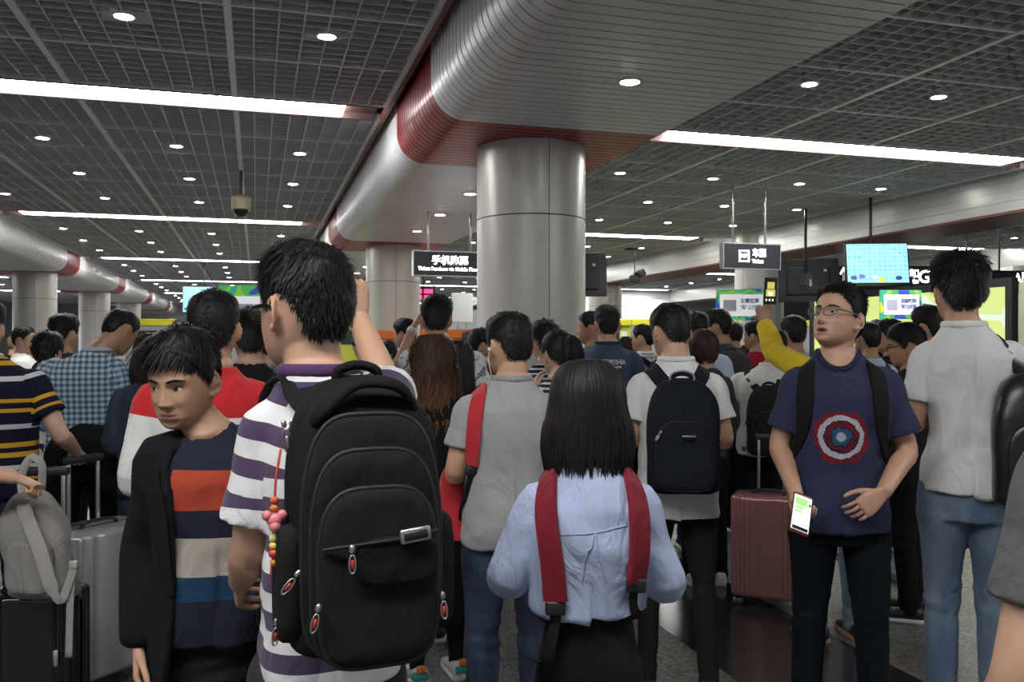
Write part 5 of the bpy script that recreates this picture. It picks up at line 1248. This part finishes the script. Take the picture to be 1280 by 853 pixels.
P_('brownlady', 784, 419, 8.2, 'person with long brownish hair between the denim jacket and the balding one', yaw=10, sex='f', H=1.63, lod=2, hair=lambda r, f: hair_long(-.30, r, wid=1.1, face=60, fine=f, vol=.02, curl=.01), hairm=HBR, top=TB, bottom=JEAN, shoem=SHB)
P_('balding', 804, 402, 7.2, 'balding person in a white shirt wearing a round black backpack', yaw=38, hair='thin', hyaw=10, lod=2, top=cloth('pale_shirt', (.5, .51, .52), period=(.06, .3, (.25, .26, .28))), collar=TWH, bottom=BLKT, shoem=SHB)
P_('shortbrown', 880, 411, 5.6, 'person with a short brown bob behind the navy backpack wearer', yaw=2, sex='f', H=1.655, lod=2, hairm=HBR, hair=lambda r, f: hair_long(-.10, r, wid=.98, face=62, fine=f, vol=.02, tuck=.03), top=TDG, sleeve='long', hem=.86, bottom=BLKT, shoem=SHW)
P_('lightblue', 874, 390, 6.5, 'person in a light blue shirt with cropped hair behind the brown bob', yaw=-10, hpx=872, hair='crop', lod=2, H=1.80, top=TLB, sleeve='long', bottom=JEAN, shoem=SHB, wf=1.1)
P_('darkpack', 900, 384, 7.1, 'person in dark grey looking left, with a dark rucksack, under the green poster', yaw=14, hpx=898, hyaw=34, hair='side', lod=2, H=1.84, top=cloth('slate_dark', (.06, .065, .075)), bottom=BLKT, shoem=SHB, pal=SK2)
P_('darkpack2', 882, 387, 8.3, 'person in profile just left of the dark rucksack wearer', yaw=60, hair='short', lod=2, H=1.85, top=TB, bottom=BLKT, shoem=SHB)
P_('far1', 918, 402, 9.2, 'dark-haired person under the green poster, left of the red top', yaw=0, hair='short', lod=3, top=TB, bottom=BLKT, shoem=SHB)
P_('polo', 952, 415, 5.9, 'person in a white dotted polo wearing a black rucksack beside the pink suitcase', yaw=-10, hpx=970, hyaw=16, pitch=8, hair='crop', lod=1, H=1.66, pal=SK2, top=cloth('dotted_polo', (.66, .66, .64), dots=(9, .16, (.08, .08, .10))), collar=TWH, hem=.84, loose=.012, bottom=NAVT, legfit=.9, shoem=SHB, solem=SOW, arms='phone', sleeve_end=.6)
P_('redblack', 944, 401, 7.6, 'person in a red and black top looking left, above the white polo', yaw=46, hair='short', lod=2, top=cloth('red_black', (.012, .012, .014), bands=[(.5, (.012, .012, .014)), (1.34, (.30, .02, .03))]), sleeve='long', bottom=BLKT, shoem=SHB, pal=SK2)
P_('far2', 948, 394, 10.2, 'person behind the red and black top, only the crown showing', yaw=0, hair='short', lod=3, top=TB, bottom=BLKT, shoem=SHB)
P_('whiteback', 992, 394, 6.4, 'person in a pale shirt between the white polo and the yellow sleeve', yaw=6, hair='short', lod=2, top=cloth('pale_grey_shirt', (.52, .52, .54)), bottom=JEAN, shoem=SHB, pal=SK2)
P_('lightshirt', 1085, 396, 6.1, 'person in pale blue with grey cropped hair and a rucksack, beside the yellow jacket', yaw=8, hair='buzz', lod=2, H=1.72, top=TLB, bottom=JEAN, shoem=SHB, pal=SK2)
P_('profile1', 1112, 399, 6.6, 'person in black turned left in profile, under the second poster', yaw=66, hair='side', lod=2, top=TB, bottom=BLKT, shoem=SHB)
P_('farhead', 1098, 399, 8.2, 'dark-haired person between the two profiles under the second poster', yaw=20, hair='short', lod=3, top=TB, bottom=BLKT, shoem=SHB)
P_('glassesman', 1136, 405, 4.9, 'person with glasses in a black top turned left beside the white tee', yaw=58, hyaw=8, pitch=6, hair='side', lod=1, H=1.67, face=True, pal=SK2, top=TB, sleeve='long', hem=.86, bottom=BLKT, shoem=SHB)
glasses(PEOPLE['glassesman'], 'brown')
P_('mapwatcher', 1160, 382, 5.6, 'person with round black hair looking at the lit map, left of the white tee', yaw=24, hair='side', lod=2, H=1.80, top=cloth('dark_plaid', (.012, .012, .014), check=(.05, (.10, .02, .02), (.2, .03, .03))), sleeve='long', hem=.80, bottom=JEAN, shoem=SHW)
P_('far3', 1075, 402, 9.5, 'far person in front of the lit map, right of the spectacled one', yaw=0, hair='short', lod=3, top=TGR, bottom=BLKT, shoem=SHB)
P_('far4', 226, 399, 9.5, 'far person left of the track jacket wearer, looking at the blue monitor', yaw=0, hair='short', lod=3, top=TGR, bottom=BLKT, shoem=SHB)

# ------------------------------------------------------------------ blazer
def blazer(p, m):
    mb = MB(); s = p.s; wf = p.wf; N = 40
    def arc(z, off, open_deg):
        a0 = R(open_deg); th = np.linspace(a0, 2 * math.pi - a0, N); zz = max(z, .86)
        a, b, y = (np.interp(zz, TORSO[:, 0], TORSO[:, i]) for i in (1, 2, 3)); n = 2.4
        a = a * wf + off; b = b + off; c, s_ = np.cos(th), np.sin(th)
        return np.stack([a * np.sign(s_) * np.abs(s_) ** (2 / n), b * np.sign(c) * np.abs(c) ** (2 / n) + y, np.full(N, z)], 1)
    zs = [.74, .80, .86, .92, 1.0, 1.08, 1.16, 1.24, 1.32, 1.38, 1.42, 1.45, 1.47]
    rings = []
    for z in zs:
        od = float(np.interp(z, (.74, 1.0, 1.3, 1.42, 1.47), (40, 34, 34, 48, 75))); fl = max(0, .98 - z) * .10
        o = arc(z, .038 + fl, od); i = arc(z, .016 + fl, od); rings.append(np.vstack([o, i[::-1]]))
    mb.add(*loft(rings, True))
    for sd in ('L', 'R'):
        sh, e, w_ = p.SH[sd]; sg = -1 if sd == 'L' else 1
        mb.tube([P3((sg * .11 * wf, -.008, 1.385)), sh + P3((sg * .008, 0, .012)), (sh + e) / 2, e, (e + w_) / 2, w_ + (e - w_) * .06], [.066, .082, .076, .070, .064, .055], 22, smooth=18)
    V, F = mb.arrays(); V, F, Nn = remesh(V, F, .0065, 3)
    f1 = vnoise(np.stack([V[:, 0] * 9, V[:, 1] * 9, V[:, 2] * 7], 1), 5); V = V + Nn * (f1 * .006)[:, None]
    o = mk('blazer', V * s, F, m, p.o); bv = BVHTree.FromPolygons((V * s).tolist(), F)
    for sg in (-1, 1):   # lapels
        od = [np.interp(z, (.74, 1.0, 1.3, 1.42, 1.47), (40, 34, 34, 48, 75)) for z in (1.05, 1.15, 1.25, 1.33, 1.38, 1.42)]
        wd = (.012, .05, .075, .085, .08, .05); Va = []; Vb = []
        for z, dg, w_ in zip((1.05, 1.15, 1.25, 1.33, 1.38, 1.42), od, wd):
            for lst, dd in ((Va, 0), (Vb, math.degrees(w_ / .17))):
                th = R(dg + dd + 1); q = P3((sg * .3 * math.sin(th), .3 * math.cos(th), z)) * s; h = bv.find_nearest(Vector(q)); lst.append(np.array(h[0]) + np.array(h[1]) * .006)
        k = len(Va); V = Va + Vb; V2 = [v - P3((0, .006, 0)) for v in V]
        mk('lapel', V + V2, [(j, j + 1, k + j + 1, k + j) for j in range(k - 1)] + [(2 * k + j, 3 * k + j, 3 * k + j + 1, 2 * k + j + 1) for j in range(k - 1)], m, o)
    for z in (1.03, .93):
        th = R(-36); q = P3((.3 * math.sin(th), .3 * math.cos(th), z)) * s; h = bv.find_nearest(Vector(q)); c = np.array(h[0]); mk('button', *ell(c, (.009, .005, .009), 10), mat('button_dark', (.05, .045, .04), .4), o)
blazer(PEOPLE['blazer'], cloth('blazer_wool', (.010, .0105, .013), rough=.95, sheen=.3))

# ------------------------------------------------------------------ lettering on the denim jacket
def on_back(p, name, txt, size, z, m, width, y0=-.6):
    V, F = text_mesh(txt, size, ext=0, bold=.001)
    V[:, 0] *= width / (V[:, 0].max() - V[:, 0].min()); out = []
    for v in V:
        h = p.sbvh.ray_cast(Vector((v[0], y0, v[1] + z)), Vector((0, 1, 0)), 1); q = h[0] if h[0] is not None else Vector((v[0], -.14, v[1] + z)); out.append((q.x, q.y - .003, q.z))
    mk(name, out, F, m, p.shirt, False)
LW = mat('print_white', (.65, .65, .66), .8)
on_back(PEOPLE['denim'], 'lettering', 'XYYZZPPDSHBA', .045, 1.425, LW, .21)
on_back(PEOPLE['denim'], 'lettering', 'PERSONALIZED DENIM', .02, 1.392, LW, .15)
on_back(PEOPLE['denim'], 'lettering', 'ORIGINAL', .016, 1.372, LW, .08)

# ------------------------------------------------------------------ backpacks
PB = cloth('pack_black', (.0115, .0115, .012), rough=.75, wr=.8); PBD = cloth('pack_black_panel', (.0145, .0145, .015), rough=.8, wr=.8); PIPE = mat('piping_black', (.010, .010, .011), .55)
ZM = mat('zip_metal', (.55, .53, .48), .3, .9); ZR = mat('zip_red', (.45, .04, .03), .4); PN = cloth('pack_navy', (.012, .015, .024), rough=.75)
def pack(p, w_, h, d, z0, m, label, x0=0, yb=-.150, straps='LR', strapm=None, detail=1, padm=None, strw=.055, yaw=0, group=None, topr=.55):
    s = p.s; off = Vector((x0, yb, z0)) * s
    o = worn_root(p, 'backpack', off, label, 'backpack', group); o.rotation_euler.z += yaw
    V, F = pack_body(w_, h, d, topr=topr); n1 = vnoise(V * 14, 3) * .004; V = V + n1[:, None] * np.sign(V - V.mean(0)) * .7
    mk('body', V * s, F, m, o, True)
    if detail:
        V, F, out = arch_pad(w_ * .80, h * .60, .030, -d * .92, h * .04, .45, tilt=-.05); mk('front_pocket', V * s, F, padm or m, o)
        V2, F2 = tube(np.vstack([out, out[:1]]) * s, [.004 * s] * (len(out) + 1), 6, cap=False); mk('zip_line', V2, F2, PIPE, o)
    V, F = tube(np.array([(-.038, -.03, h * .985), (-.034, -.032, h + .012), (0, -.034, h + .022), (.034, -.032, h + .012), (.038, -.03, h * .985)]) * s, [.009 * s] * 5, 8, smooth=14); mk('handle', V, F, strapm or m, o)
    offs = np.array(off)
    Minv = None
    for sd in straps:
        g = -1 if sd == 'L' else 1; top = z0 + h * .93
        st = strap(p, 'shoulder_strap', [(x0 + g * .055, yb - .01, top), (g * .090 * p.wf + x0 * .4, yb + .05, min(top + .02, 1.44)), (g * .125 * p.wf, -.03, 1.45), (g * .138 * p.wf, .07, 1.41), (g * .150 * p.wf, .13, 1.31), (g * .158 * p.wf, .125, 1.20), (g * .175 * p.wf, .06, 1.08), (x0 + g * w_ * .42, yb - .02, z0 + .06)], [strw, strw, strw, strw, strw, strw * .8, .026, .024], .012, strapm or m, o, offs)
        if yaw: st.rotation_euler.z = -yaw
    return o
p = PEOPLE['striped']
bp = pack(p, .262, .470, .16, 1.008, PB, 'large black backpack with red-tabbed zips on the striped tee', x0=.018, yb=-.165, detail=0, strw=.080, topr=.62)
s = p.s
lay = [(.236, .40, .030, -.148, .012, .50, PBD), (.214, .345, .034, -.168, .010, .46, PB), (.196, .285, .030, -.191, .010, .40, PBD)]
for k, (w_, h, th, y0, z0, tk, m_) in enumerate(lay):
    V, F, out = arch_pad(w_, h, th, y0, z0, tk, n=56, tilt=-.06); mk('front_pocket', V * s, F, m_, bp)
    V, F = tube(np.vstack([out, out[:1]]) * s, [.0048 * s] * (len(out) + 1), 7, cap=False); mk('zip_line', V, F, PIPE, bp)
V, F = tube(np.array([(-.092, -.213, .205), (-.03, -.226, .212), (.04, -.226, .216), (.094, -.213, .222)]) * s, [.003 * s] * 4, 6, smooth=14); mk('zip_line', V, F, PIPE, bp)
V, F, out = arch_pad(.135, .075, .010, -.217, .142, .3, n=40); V[:, 0] += .026; V[:, 2] = .36 - V[:, 2]; F = [f[::-1] for f in F]; mk('flap', V * s, F, PB, bp)
for g in (-1, 1):
    V, F, out = arch_pad(.11, .20, .035, 0, 0, .35, n=36); M = Matrix.Translation((g * .116, -.085, .03)) @ Matrix.Rotation(R(90 * g), 4, 'Z'); V = np.array([(M @ Vector(v))[:] for v in V]); mk('side_pocket', V * s, F, PBD, bp)
fr = MB().rbox(-.026, .026, -.008, .0, -.012, .012, .005, 2, M=Matrix.Translation(Vector((.052, -.230, .222)) * s) @ Matrix.Rotation(R(-6), 4, 'Y')).build('badge_frame', ZM, bp)
MB().rbox(-.020, .020, -.0105, -.006, -.007, .007, .002, 1, M=Matrix.Translation(Vector((.052, -.230, .222)) * s) @ Matrix.Rotation(R(-6), 4, 'Y')).build('badge_plate', mat('badge_dark', (.04, .04, .045), .3, .5), fr)
for q in ((-.050, -.226, .210, 0), (-.100, -.215, .12, .25), (-.124, -.172, .165, .7), (-.150, -.10, .07, .1), (.104, -.207, .115, -.1)): zip_pull(bp, Vector(q[:3]) * s, ZM, ZR, .030, q[3])
V, F = tube(np.array([(-.098, -.075, .375), (-.080, -.125, .415), (-.02, -.118, .462), (.055, -.118, .455), (.098, -.085, .40)]) * s, [.014 * s] * 5, 10, smooth=22, flat=(1, .6)); mk('compression_strap', V, F, PB, bp)
# zip + charm at the left side
zip_pull(bp, Vector((-.134, -.06, .395)) * s, ZM, ZM, .045, -.2)
ch = MB(); ch.tube(np.array([(-.140, -.075, .35), (-.150, -.09, .30), (-.152, -.095, .262)]) * s, [.0022 * s] * 3, 6, smooth=10); co = ch.build('charm_cord', mat('charm_red', (.55, .06, .03), .6), bp)
for dz, c, r_ in ((.268, (.6, .10, .04), .007), (.256, (.7, .2, .05), .007), (.205, (.75, .65, .25), .008), (.193, (.8, .6, .1), .008), (.180, (.6, .05, .03), .009), (.165, (.6, .25, .03), .007)):
    mk('bead', *ell(np.array((-.153, -.098, dz)) * s, (r_ * 1.15, r_ * 1.15, r_), 10), mat('bead_%d' % int(dz * 1000), c, .3), co)
cb = MB(); 
for q, r_ in (((-.153, -.100, .236), .013), ((-.165, -.100, .244), .009), ((-.141, -.100, .244), .009), ((-.153, -.106, .226), .010)): cb.add(*ell(np.array(q) * s, (r_,) * 3, 10))
cb.build('charm', mat('charm_pink', (.75, .22, .25), .3), co)
for g in (-1, 1): ch2 = MB().tube(np.array([(-.153 + .004 * g, -.098, .165), (-.155 + .006 * g, -.1, .135)]) * s, [.0025, .001], 5).build('tassel', mat('charm_red', (.5, .1, .03), .6), co)

o = pack(PEOPLE['navypack'], .30, .47, .15, .935, PN, 'navy backpack with curved front pocket on the white-tee wearer in black jeans', strw=.065)
p = PEOPLE['navypack']; MB().rbox(-.028, .028, -.008, 0, -.004, .004, .002, 1, M=Matrix.Translation(Vector((.01, -.178, .245)) * p.s)).build('badge', ZM, o); zip_pull(o, Vector((-.10, -.165, .262)) * p.s, ZM, ZM, .03, .6)
V, F = tube(np.array([(-.05, -.03, .455), (-.045, -.035, .49), (0, -.04, .505), (.045, -.035, .49), (.05, -.03, .455)]) * p.s, [.0045] * 5, 6, smooth=14); mk('handle_piping', V, F, mat('piping_grey', (.4, .4, .42), .5), o)
pack(PEOPLE['polo'], .31, .48, .15, .86, cloth('pack_charcoal', (.020, .019, .019), rough=.85), 'black rucksack on the white dotted polo', strw=.05, x0=.03)
pack(PEOPLE['captain'], .30, .46, .15, .86, cloth('pack_grey', (.10, .10, .10), rough=.8), 'grey and black backpack behind the ring-print tee, straps over the chest', strapm=PB, strw=.065)
PLE = mat('black_leather', (.014, .014, .016), .32, bump=.12, bscale=40)
pack(PEOPLE['whitetee'], .30, .46, .15, .86, PLE, 'black leather backpack hanging from the right shoulder of the plain white tee', x0=.20, yb=-.10, straps='R', strw=.075)
p = PEOPLE['whitetee']
pack(PEOPLE['balding'], .30, .42, .16, 1.0, PB, 'round black backpack on the balding white-shirt wearer', strw=.05)
pack(PEOPLE['shortbrown'], .30, .42, .13, 1.0, cloth('pack_slate', (.03, .031, .034)), 'dark slate rucksack below the short brown bob', strw=.05)
pack(PEOPLE['darkpack'], .30, .44, .15, .98, cloth('pack_grey_dark', (.05, .052, .056)), 'dark grey rucksack under the green poster', strw=.05)
pack(PEOPLE['lightshirt'], .28, .40, .13, .98, cloth('pack_slate2', (.05, .05, .052)), 'slate rucksack on the pale blue shirt right of the ring-print tee', strw=.05)
# red bag carried in front (straps over the shoulders and back)
def frontpack(p, m, padm, label, guides, x0, y0, z0, w_, h, wid, tail=None):
    s = p.s; off = Vector((x0, y0, z0)) * s; o = worn_root(p, 'backpack', off, label, 'backpack')
    V, F = pack_body(w_, h, .12); V[:, 1] *= -1; F = [f[::-1] for f in F]; mk('body', V * s, F, m, o)
    V, F, out = arch_pad(w_ * .8, h * .55, .03, -.112, h * .05, .4); V[:, 1] *= -1; F = [f[::-1] for f in F]; mk('front_pocket', V * s, F, padm, o)
    for g, tl in guides:
        strap(p, 'shoulder_strap', g, wid, .014, m, o, np.array(off))
        if tl: 
            strap(p, 'strap_webbing', tl, .024, .006, padm, o, np.array(off), lift=.006)
            c = np.array(tl[0]) * s; h_ = p.sbvh.find_nearest(Vector(c)); c = np.array(h_[0]) + np.array(h_[1]) * .012 - np.array(off)
            MB().rbox(c[0] - .022, c[0] + .022, c[1] - .008, c[1] + .008, c[2] - .016, c[2] + .016, .006, 2).build('buckle', BLK, o)
    return o
REDB = cloth('strap_red', (.20, .012, .025), rough=.8); REDC = cloth('bag_red', (.50, .025, .035), rough=.75)
frontpack(PEOPLE['bluewoman'], REDB, PB, 'dark red backpack worn on the front of the pale blue blouse, straps behind', [
    ([(-.10, .16, 1.25), (-.115, .10, 1.40), (-.115, -.02, 1.49), (-.122, -.12, 1.38), (-.112, -.16, 1.26), (-.100, -.165, 1.15)], [(-.100, -.17, 1.135), (-.10, -.17, 1.07), (-.11, -.16, 1.0), (-.15, -.04, .97)]),
    ([(.10, .16, 1.25), (.115, .10, 1.40), (.118, -.02, 1.49), (.124, -.12, 1.38), (.130, -.14, 1.29), (.134, -.145, 1.19)], [(.134, -.145, 1.18), (.138, -.13, 1.12), (.15, -.04, 1.06)])], 0, .175, .98, .28, .36, .055)
frontpack(PEOPLE['greytee'], REDC, PB, 'bright red bag with black panel slung on the left shoulder of the grey tee', [
    ([(-.16, .14, 1.22), (-.135, .09, 1.40), (-.128, -.02, 1.48), (-.150, -.11, 1.40), (-.165, -.12, 1.28), (-.178, -.10, 1.17)], [(-.178, -.10, 1.15), (-.2, -.03, 1.03), (-.22, .08, .95)])], -.175, .06, .86, .16, .30, .058)

# seams of the pale blouse: yoke and box pleat
p = PEOPLE['bluewoman']
def seam(p, pts, r=.0016):
    Q = []
    for c in catmull(np.array(pts, float) * p.s, 24):
        h = p.sbvh.find_nearest(Vector(c)); Q.append(np.array(h[0]) + np.array(h[1]) * r * .3)
    return tube(Q, [r] * 24, 5)
V, F = seam(p, [(-.09, -.16, 1.315), (0, -.17, 1.325), (.10, -.16, 1.34)]); mk('yoke_seam', V, F, MATS['pale_blue_blouse'], p.shirt)
for x1 in (-.018, .03): V, F = seam(p, [(.012, -.17, 1.325), (x1 * .6, -.17, 1.27), (x1 * 1.3, -.17, 1.20)], .0024); mk('pleat', V, F, MATS['pale_blue_blouse'], p.shirt)

# ------------------------------------------------------------------ phones, watches, earphones
def phone(pos, rz, tilt, roll, scr, label, case):
    o = empty('mobile_phone', pos); o.rotation_euler = Euler((tilt, roll, rz), 'XYZ'); tag(o, label, 'phone')
    MB().rbox(-.037, .037, -.0045, .0045, -.075, .075, .004, 2).build('casing', case, o)
    MB().rbox(-.034, .034, -.0052, -.004, -.064, .066, .001, 1).build('screen', scr[0], o, False)
    for a in scr[1]: MB().box(a[0], a[1], -.0060, -.0050, a[2], a[3]).build('screen_patch', a[4], o, False)
    return o
SW = mat('phone_white', (.85, .95, .85), .3, emit=.42); SG = mat('phone_green', (.35, .85, .2), .3, emit=.4); SD = mat('phone_dark', (.02, .025, .02), .2); SY = mat('phone_yellow', (.55, .5, .12), .3, emit=.5); SWW = mat('phone_pale', (.8, .8, .7), .3, emit=.7)
x, y = W(1001, 3.02)
phone((x, y, Zp(643, 3.02)), -TH + R(6), R(-28), R(22), (SW, [(-.028, .018, .030, .056, SG), (-.028, .005, .016, .024, SG), (-.028, .0, .002, .009, SG), (-.030, .030, -.062, -.050, SD)]), 'phone with white and green chat screen held by the ring-print tee wearer', mat('phone_case_red', (.16, .02, .03), .3))
x, y = W(963, 4.83)
phone((x, y, Zp(364, 4.83)), -TH + R(2), R(4), R(2), (SD, [(-.02, .02, .012, .05, SY), (-.026, .026, -.03, .008, SY), (-.012, .012, -.026, -.004, SWW), (-.026, -.018, -.056, -.044, SWW), (-.008, .0, -.056, -.044, SWW), (.010, .018, -.056, -.044, SWW)]), 'black phone held up to take a picture above the yellow sleeve', BLK)
x, y = W(520, 5.0)
def watch(p, sd, m, dial, r=.032):
    sh, e, w_ = p.SH[sd]; f = unit(w_ - e); c = (w_ - f * .02) * p.s; 
    V, F = tube([c - f * .010, c + f * .010], [r * p.s] * 2, 20, cap=True); o = mk('watch', V, F, m, p.o)
    n = unit(np.cross(f, (0, .3, 1))); n = n if n[1] < 0 else -n
    q = c + n * r * p.s; V, F = ell(q, (.018, .018, .018), 12); mk('watch_face', V, F, dial, o)
watch(PEOPLE['yellow'], 'L', BLK, mat('watch_pale', (.6, .6, .6), .3)); watch(PEOPLE['camo'], 'L', mat('watch_white', (.65, .65, .65), .4), mat('watch_white', (.65, .65, .65), .4))
p = PEOPLE['greytee']
V, F = tube(p.HX([(-.083, .006, -.02), (-.080, .020, -.06), (-.062, .030, -.13), (-.050, .060, -.19)]) * p.s, [.0018] * 4, 6, smooth=16); mk('earphone_cord', V, F, mat('cord_white', (.75, .75, .75), .5), p.o); mk('earbud', *ell(p.HX((-.082, .004, -.012)) * p.s, (.008, .008, .008), 10), mat('cord_white', (.75, .75, .75), .5), p.o)
p = PEOPLE['bluewoman']; glasses(p, 'black', thick=.003)
p = PEOPLE['browndress']
for c in [c for c in p.o.children if c.name.startswith('shoe')]:
    bb = np.array([v.co[:] for v in c.data.vertices]); y0 = bb[:, 1].min(); xm = bb[:, 0].mean()
    MB().rbox(xm - .036, xm + .036, y0 - .004, y0 + .03, .035, .07, .01, 2).build('heel_patch', mat('teal_patch', (.02, .28, .24), .6), c); MB().rbox(xm - .018, xm + .018, y0 - .010, y0 + .006, .07, .105, .006, 2).build('heel_tab', mat('orange_tab', (.7, .18, .04), .6), c)

# ------------------------------------------------------------------ suitcases
def suitcase(px, d, py_bot, w_, dp, h, rz, m, label, hh, rib=.026, ribamp=.003, wheels=True, handle_side=0, band=True, hm=STEEL, z0=.055):
    x, y = W(px, d); o = empty('suitcase', (x, y, 0), rz); tag(o, label, 'suitcase')
    N = 240; th = np.linspace(0, 2 * math.pi, N, endpoint=False)
    base_ = sell(w_ / 2, dp / 2, 6, N); T = np.roll(base_, -1, 0) - base_; sl = np.linalg.norm(T[:, :2], axis=1); arc = np.cumsum(sl)
    Nn = np.stack([T[:, 1], -T[:, 0]], 1) / sl[:, None]; Nn *= np.sign(np.sum(Nn * base_[:, :2], 1))[:, None]
    f = (arc / rib) % 1; amp = ribamp * np.clip(np.abs(f - .5) * 6 - .6, 0, 1) * -1
    rings = []
    for t, k in [(0, .80), (.006, .90), (.02, .965), (.04, .995), (.06, 1)] + [(q, 1) for q in np.linspace(.1, .9, 9)] + [(.94, 1), (.96, .995), (.98, .965), (.994, .90), (1, .80)]:
        r_ = base_.copy(); e = min(1, min(t, 1 - t) / .06); r_[:, :2] = r_[:, :2] * 1.0 - Nn * (1 - k) * dp * .5 + Nn * (amp * e)[:, None]; r_[:, 2] = z0 + t * h; rings.append(r_)
    V, F = loft(rings, True); mk('shell', V, F, m, o, True)
    # zip seam round the middle, in the plane of the broad faces
    if band:
        pts = [(-w_ / 2 - .001, 0, z0 + .05), (-w_ / 2 - .001, 0, z0 + h - .05), (-w_ / 2 + .04, 0, z0 + h - .004), (w_ / 2 - .04, 0, z0 + h - .004), (w_ / 2 + .001, 0, z0 + h - .05), (w_ / 2 + .001, 0, z0 + .05), (w_ / 2 - .04, 0, z0 + .004), (-w_ / 2 + .04, 0, z0 + .004)]
        P = np.array(pts + pts[:1]); V, F = tube(P, [.006] * len(P), 8, flat=(1, 1.6), cap=False); mk('zip_seam', V, F, BLK, o)
    hy = dp / 2 - .045
    hd = MB(); 
    for g in (-1, 1): hd.tube([(g * .075, hy, z0 + h - .08), (g * .075, hy, hh - .01)], [.0095, .0095], 10)
    hd.build('handle_tube', hm, o); MB().rbox(-.10, .10, hy - .016, hy + .016, hh - .025, hh + .012, .012, 3).build('handle_grip', BLK, o)
    MB().rbox(-.11, .11, hy - .03, hy + .03, z0 + h - .012, z0 + h + .006, .005, 1).build('handle_socket', BLK, o, False)
    V, F = tube([(-.09, -.01, z0 + h - .002), (-.075, -.01, z0 + h + .02), (0, -.01, z0 + h + .028), (.075, -.01, z0 + h + .02), (.09, -.01, z0 + h - .002)], [.011] * 5, 8, smooth=14, flat=(.7, 1.3)); mk('carry_handle', V, F, BLK, o)
    for gx in (-1, 1):
        for gy in (-1, 1):
            cx, cy = gx * (w_ / 2 - .045), gy * (dp / 2 - .05)
            wv = MB().rbox(cx - .022, cx + .022, cy - .022, cy + .022, .04, z0 + .012, .008, 2).build('caster', BLK, o)
            wl = MB(); 
            for k in (-1, 1): wl.cyl((cx + k * .006, cy, .026), (cx + k * .016, cy, .026), .026, 18)
            w2 = wl.build('wheel', mat('wheel_grey', (.12, .12, .125), .5), wv)
    MB().rbox(w_ * .30, w_ * .36, -dp / 2 - .006, -dp / 2 + .004, z0 + h * .45, z0 + h * .58, .004, 1).build('latch', STEEL, o)
    return o
PINKM = mat('rose_shell', (.42, .20, .19), .28, .35, coat=.3); SILV = mat('silver_shell', (.62, .63, .64), .28, .5, coat=.2); BLKS = mat('black_shell', (.010, .010, .011), .12, coat=.5)
suitcase(962, 5.15, 752, .43, .26, .60, -TH + R(-24), PINKM, 'rose pink ribbed suitcase standing beside the ring-print tee', .99, rib=.022, ribamp=.004)
suitcase(122, 3.98, 840, .46, .29, .66, -TH + R(62), SILV, 'large silver ribbed suitcase on the left', 1.02, rib=.05, ribamp=.010)
blk = suitcase(46, 3.5, 900, .36, .23, .50, -TH + R(6), BLKS, 'glossy black suitcase at the left edge carrying the grey bag', 1.03, rib=.028, ribamp=.006)
# grey bag hung on the black suitcase's handle
x, y = W(62, 3.38)
o = empty('shoulder_bag', (x, y, .565), -TH + R(-8)); tag(o, 'grey-beige canvas backpack resting on the glossy black suitcase', 'bag')
BGE = cloth('canvas_grey', (.26, .25, .235), wr=1.4); BGD = cloth('canvas_strap', (.33, .32, .30))
V, F = pack_body(.27, .40, .16, n=2.6, topr=.35); V = V + (vnoise(V * 11, 4) * .012)[:, None] * np.array((1, 1, .4)); V[:, 0] += -.10 * (V[:, 2] / .40) ** 1.2 ; V[:, 1] += .06; mk('body', V, F, BGE, o)
V, F, out = arch_pad(.19, .20, .03, -.08, .03, .4); V[:, 0] -= .02; mk('front_pocket', V, F, BGE, o)
pts = catmull(np.array([(-.10, -.03, .40), (-.03, -.09, .33), (.05, -.12, .20), (.10, -.13, .08), (.135, -.12, .02), (.16, -.10, .10), (.165, -.08, .16)]), 26)
V, F = ribbon(pts, np.tile((.35, -1, .25), (26, 1)), [.05] * 14 + [.03] * 12, .010); mk('strap', V, F, BGD, o)
pts = catmull(np.array([(.165, -.085, .15), (.160, -.10, .05), (.155, -.10, -.10), (.152, -.10, -.20)]), 14); V, F = ribbon(pts, np.tile((.2, -1, .0), (14, 1)), .026, .006); mk('strap_end', V, F, BGD, o)
MB().rbox(.148, .182, -.098, -.078, .135, .165, .006, 2).build('buckle', mat('buckle_pale', (.45, .44, .42), .4), o)
pts = catmull(np.array([(-.10, -.02, .38), (-.12, -.0, .47), (-.10, .03, .535), (-.07, .05, .50), (-.08, .06, .40)]), 20); V, F = ribbon(pts, np.tile((.8, -.6, .0), (20, 1)), .03, .007); mk('carry_loop', V, F, BGD, o)
# dark jacket carried over the arm in front of the silver suitcase
x, y = W(116, 4.66); o = empty('folded_jacket', (x, y, .80), -TH); tag(o, 'dark olive jacket draped over the arm of the checked-shirt wearer', 'jacket')
mb = MB(); mb.tube([(-.22, 0, .10), (-.12, -.02, .19), (.0, 0, .20), (.12, .02, .12), (.18, .03, .02)], [.05, .085, .095, .085, .04], 16, smooth=20, flat=(1.25, .8)); mb.tube([(-.14, 0, .18), (-.17, .01, .02), (-.16, .02, -.12)], [.06, .075, .045], 14, smooth=14, flat=(.7, 1.2)); mb.tube([(.08, .0, .16), (.12, .02, -.0), (.20, .03, -.06)], [.07, .085, .05], 14, smooth=14)
V, F = mb.arrays(); V, F, Nn = remesh(V, F, .009, 2); V = V + Nn * (vnoise(V * np.array((16, 16, 11)), 2) * .014)[:, None]; mk('cloth', V, F, cloth('jacket_dark', (.016, .017, .014), wr=1.6), o)
sl = MB().tube([(-.20, .02, .05), (-.22, .03, -.12), (-.19, .03, -.24)], [.05, .048, .04], 14, smooth=14).arrays(); mk('sleeve', sl[0], sl[1], cloth('jacket_dark', (.016, .017, .014)), o)

bpy.data.scenes.remove(TMP)
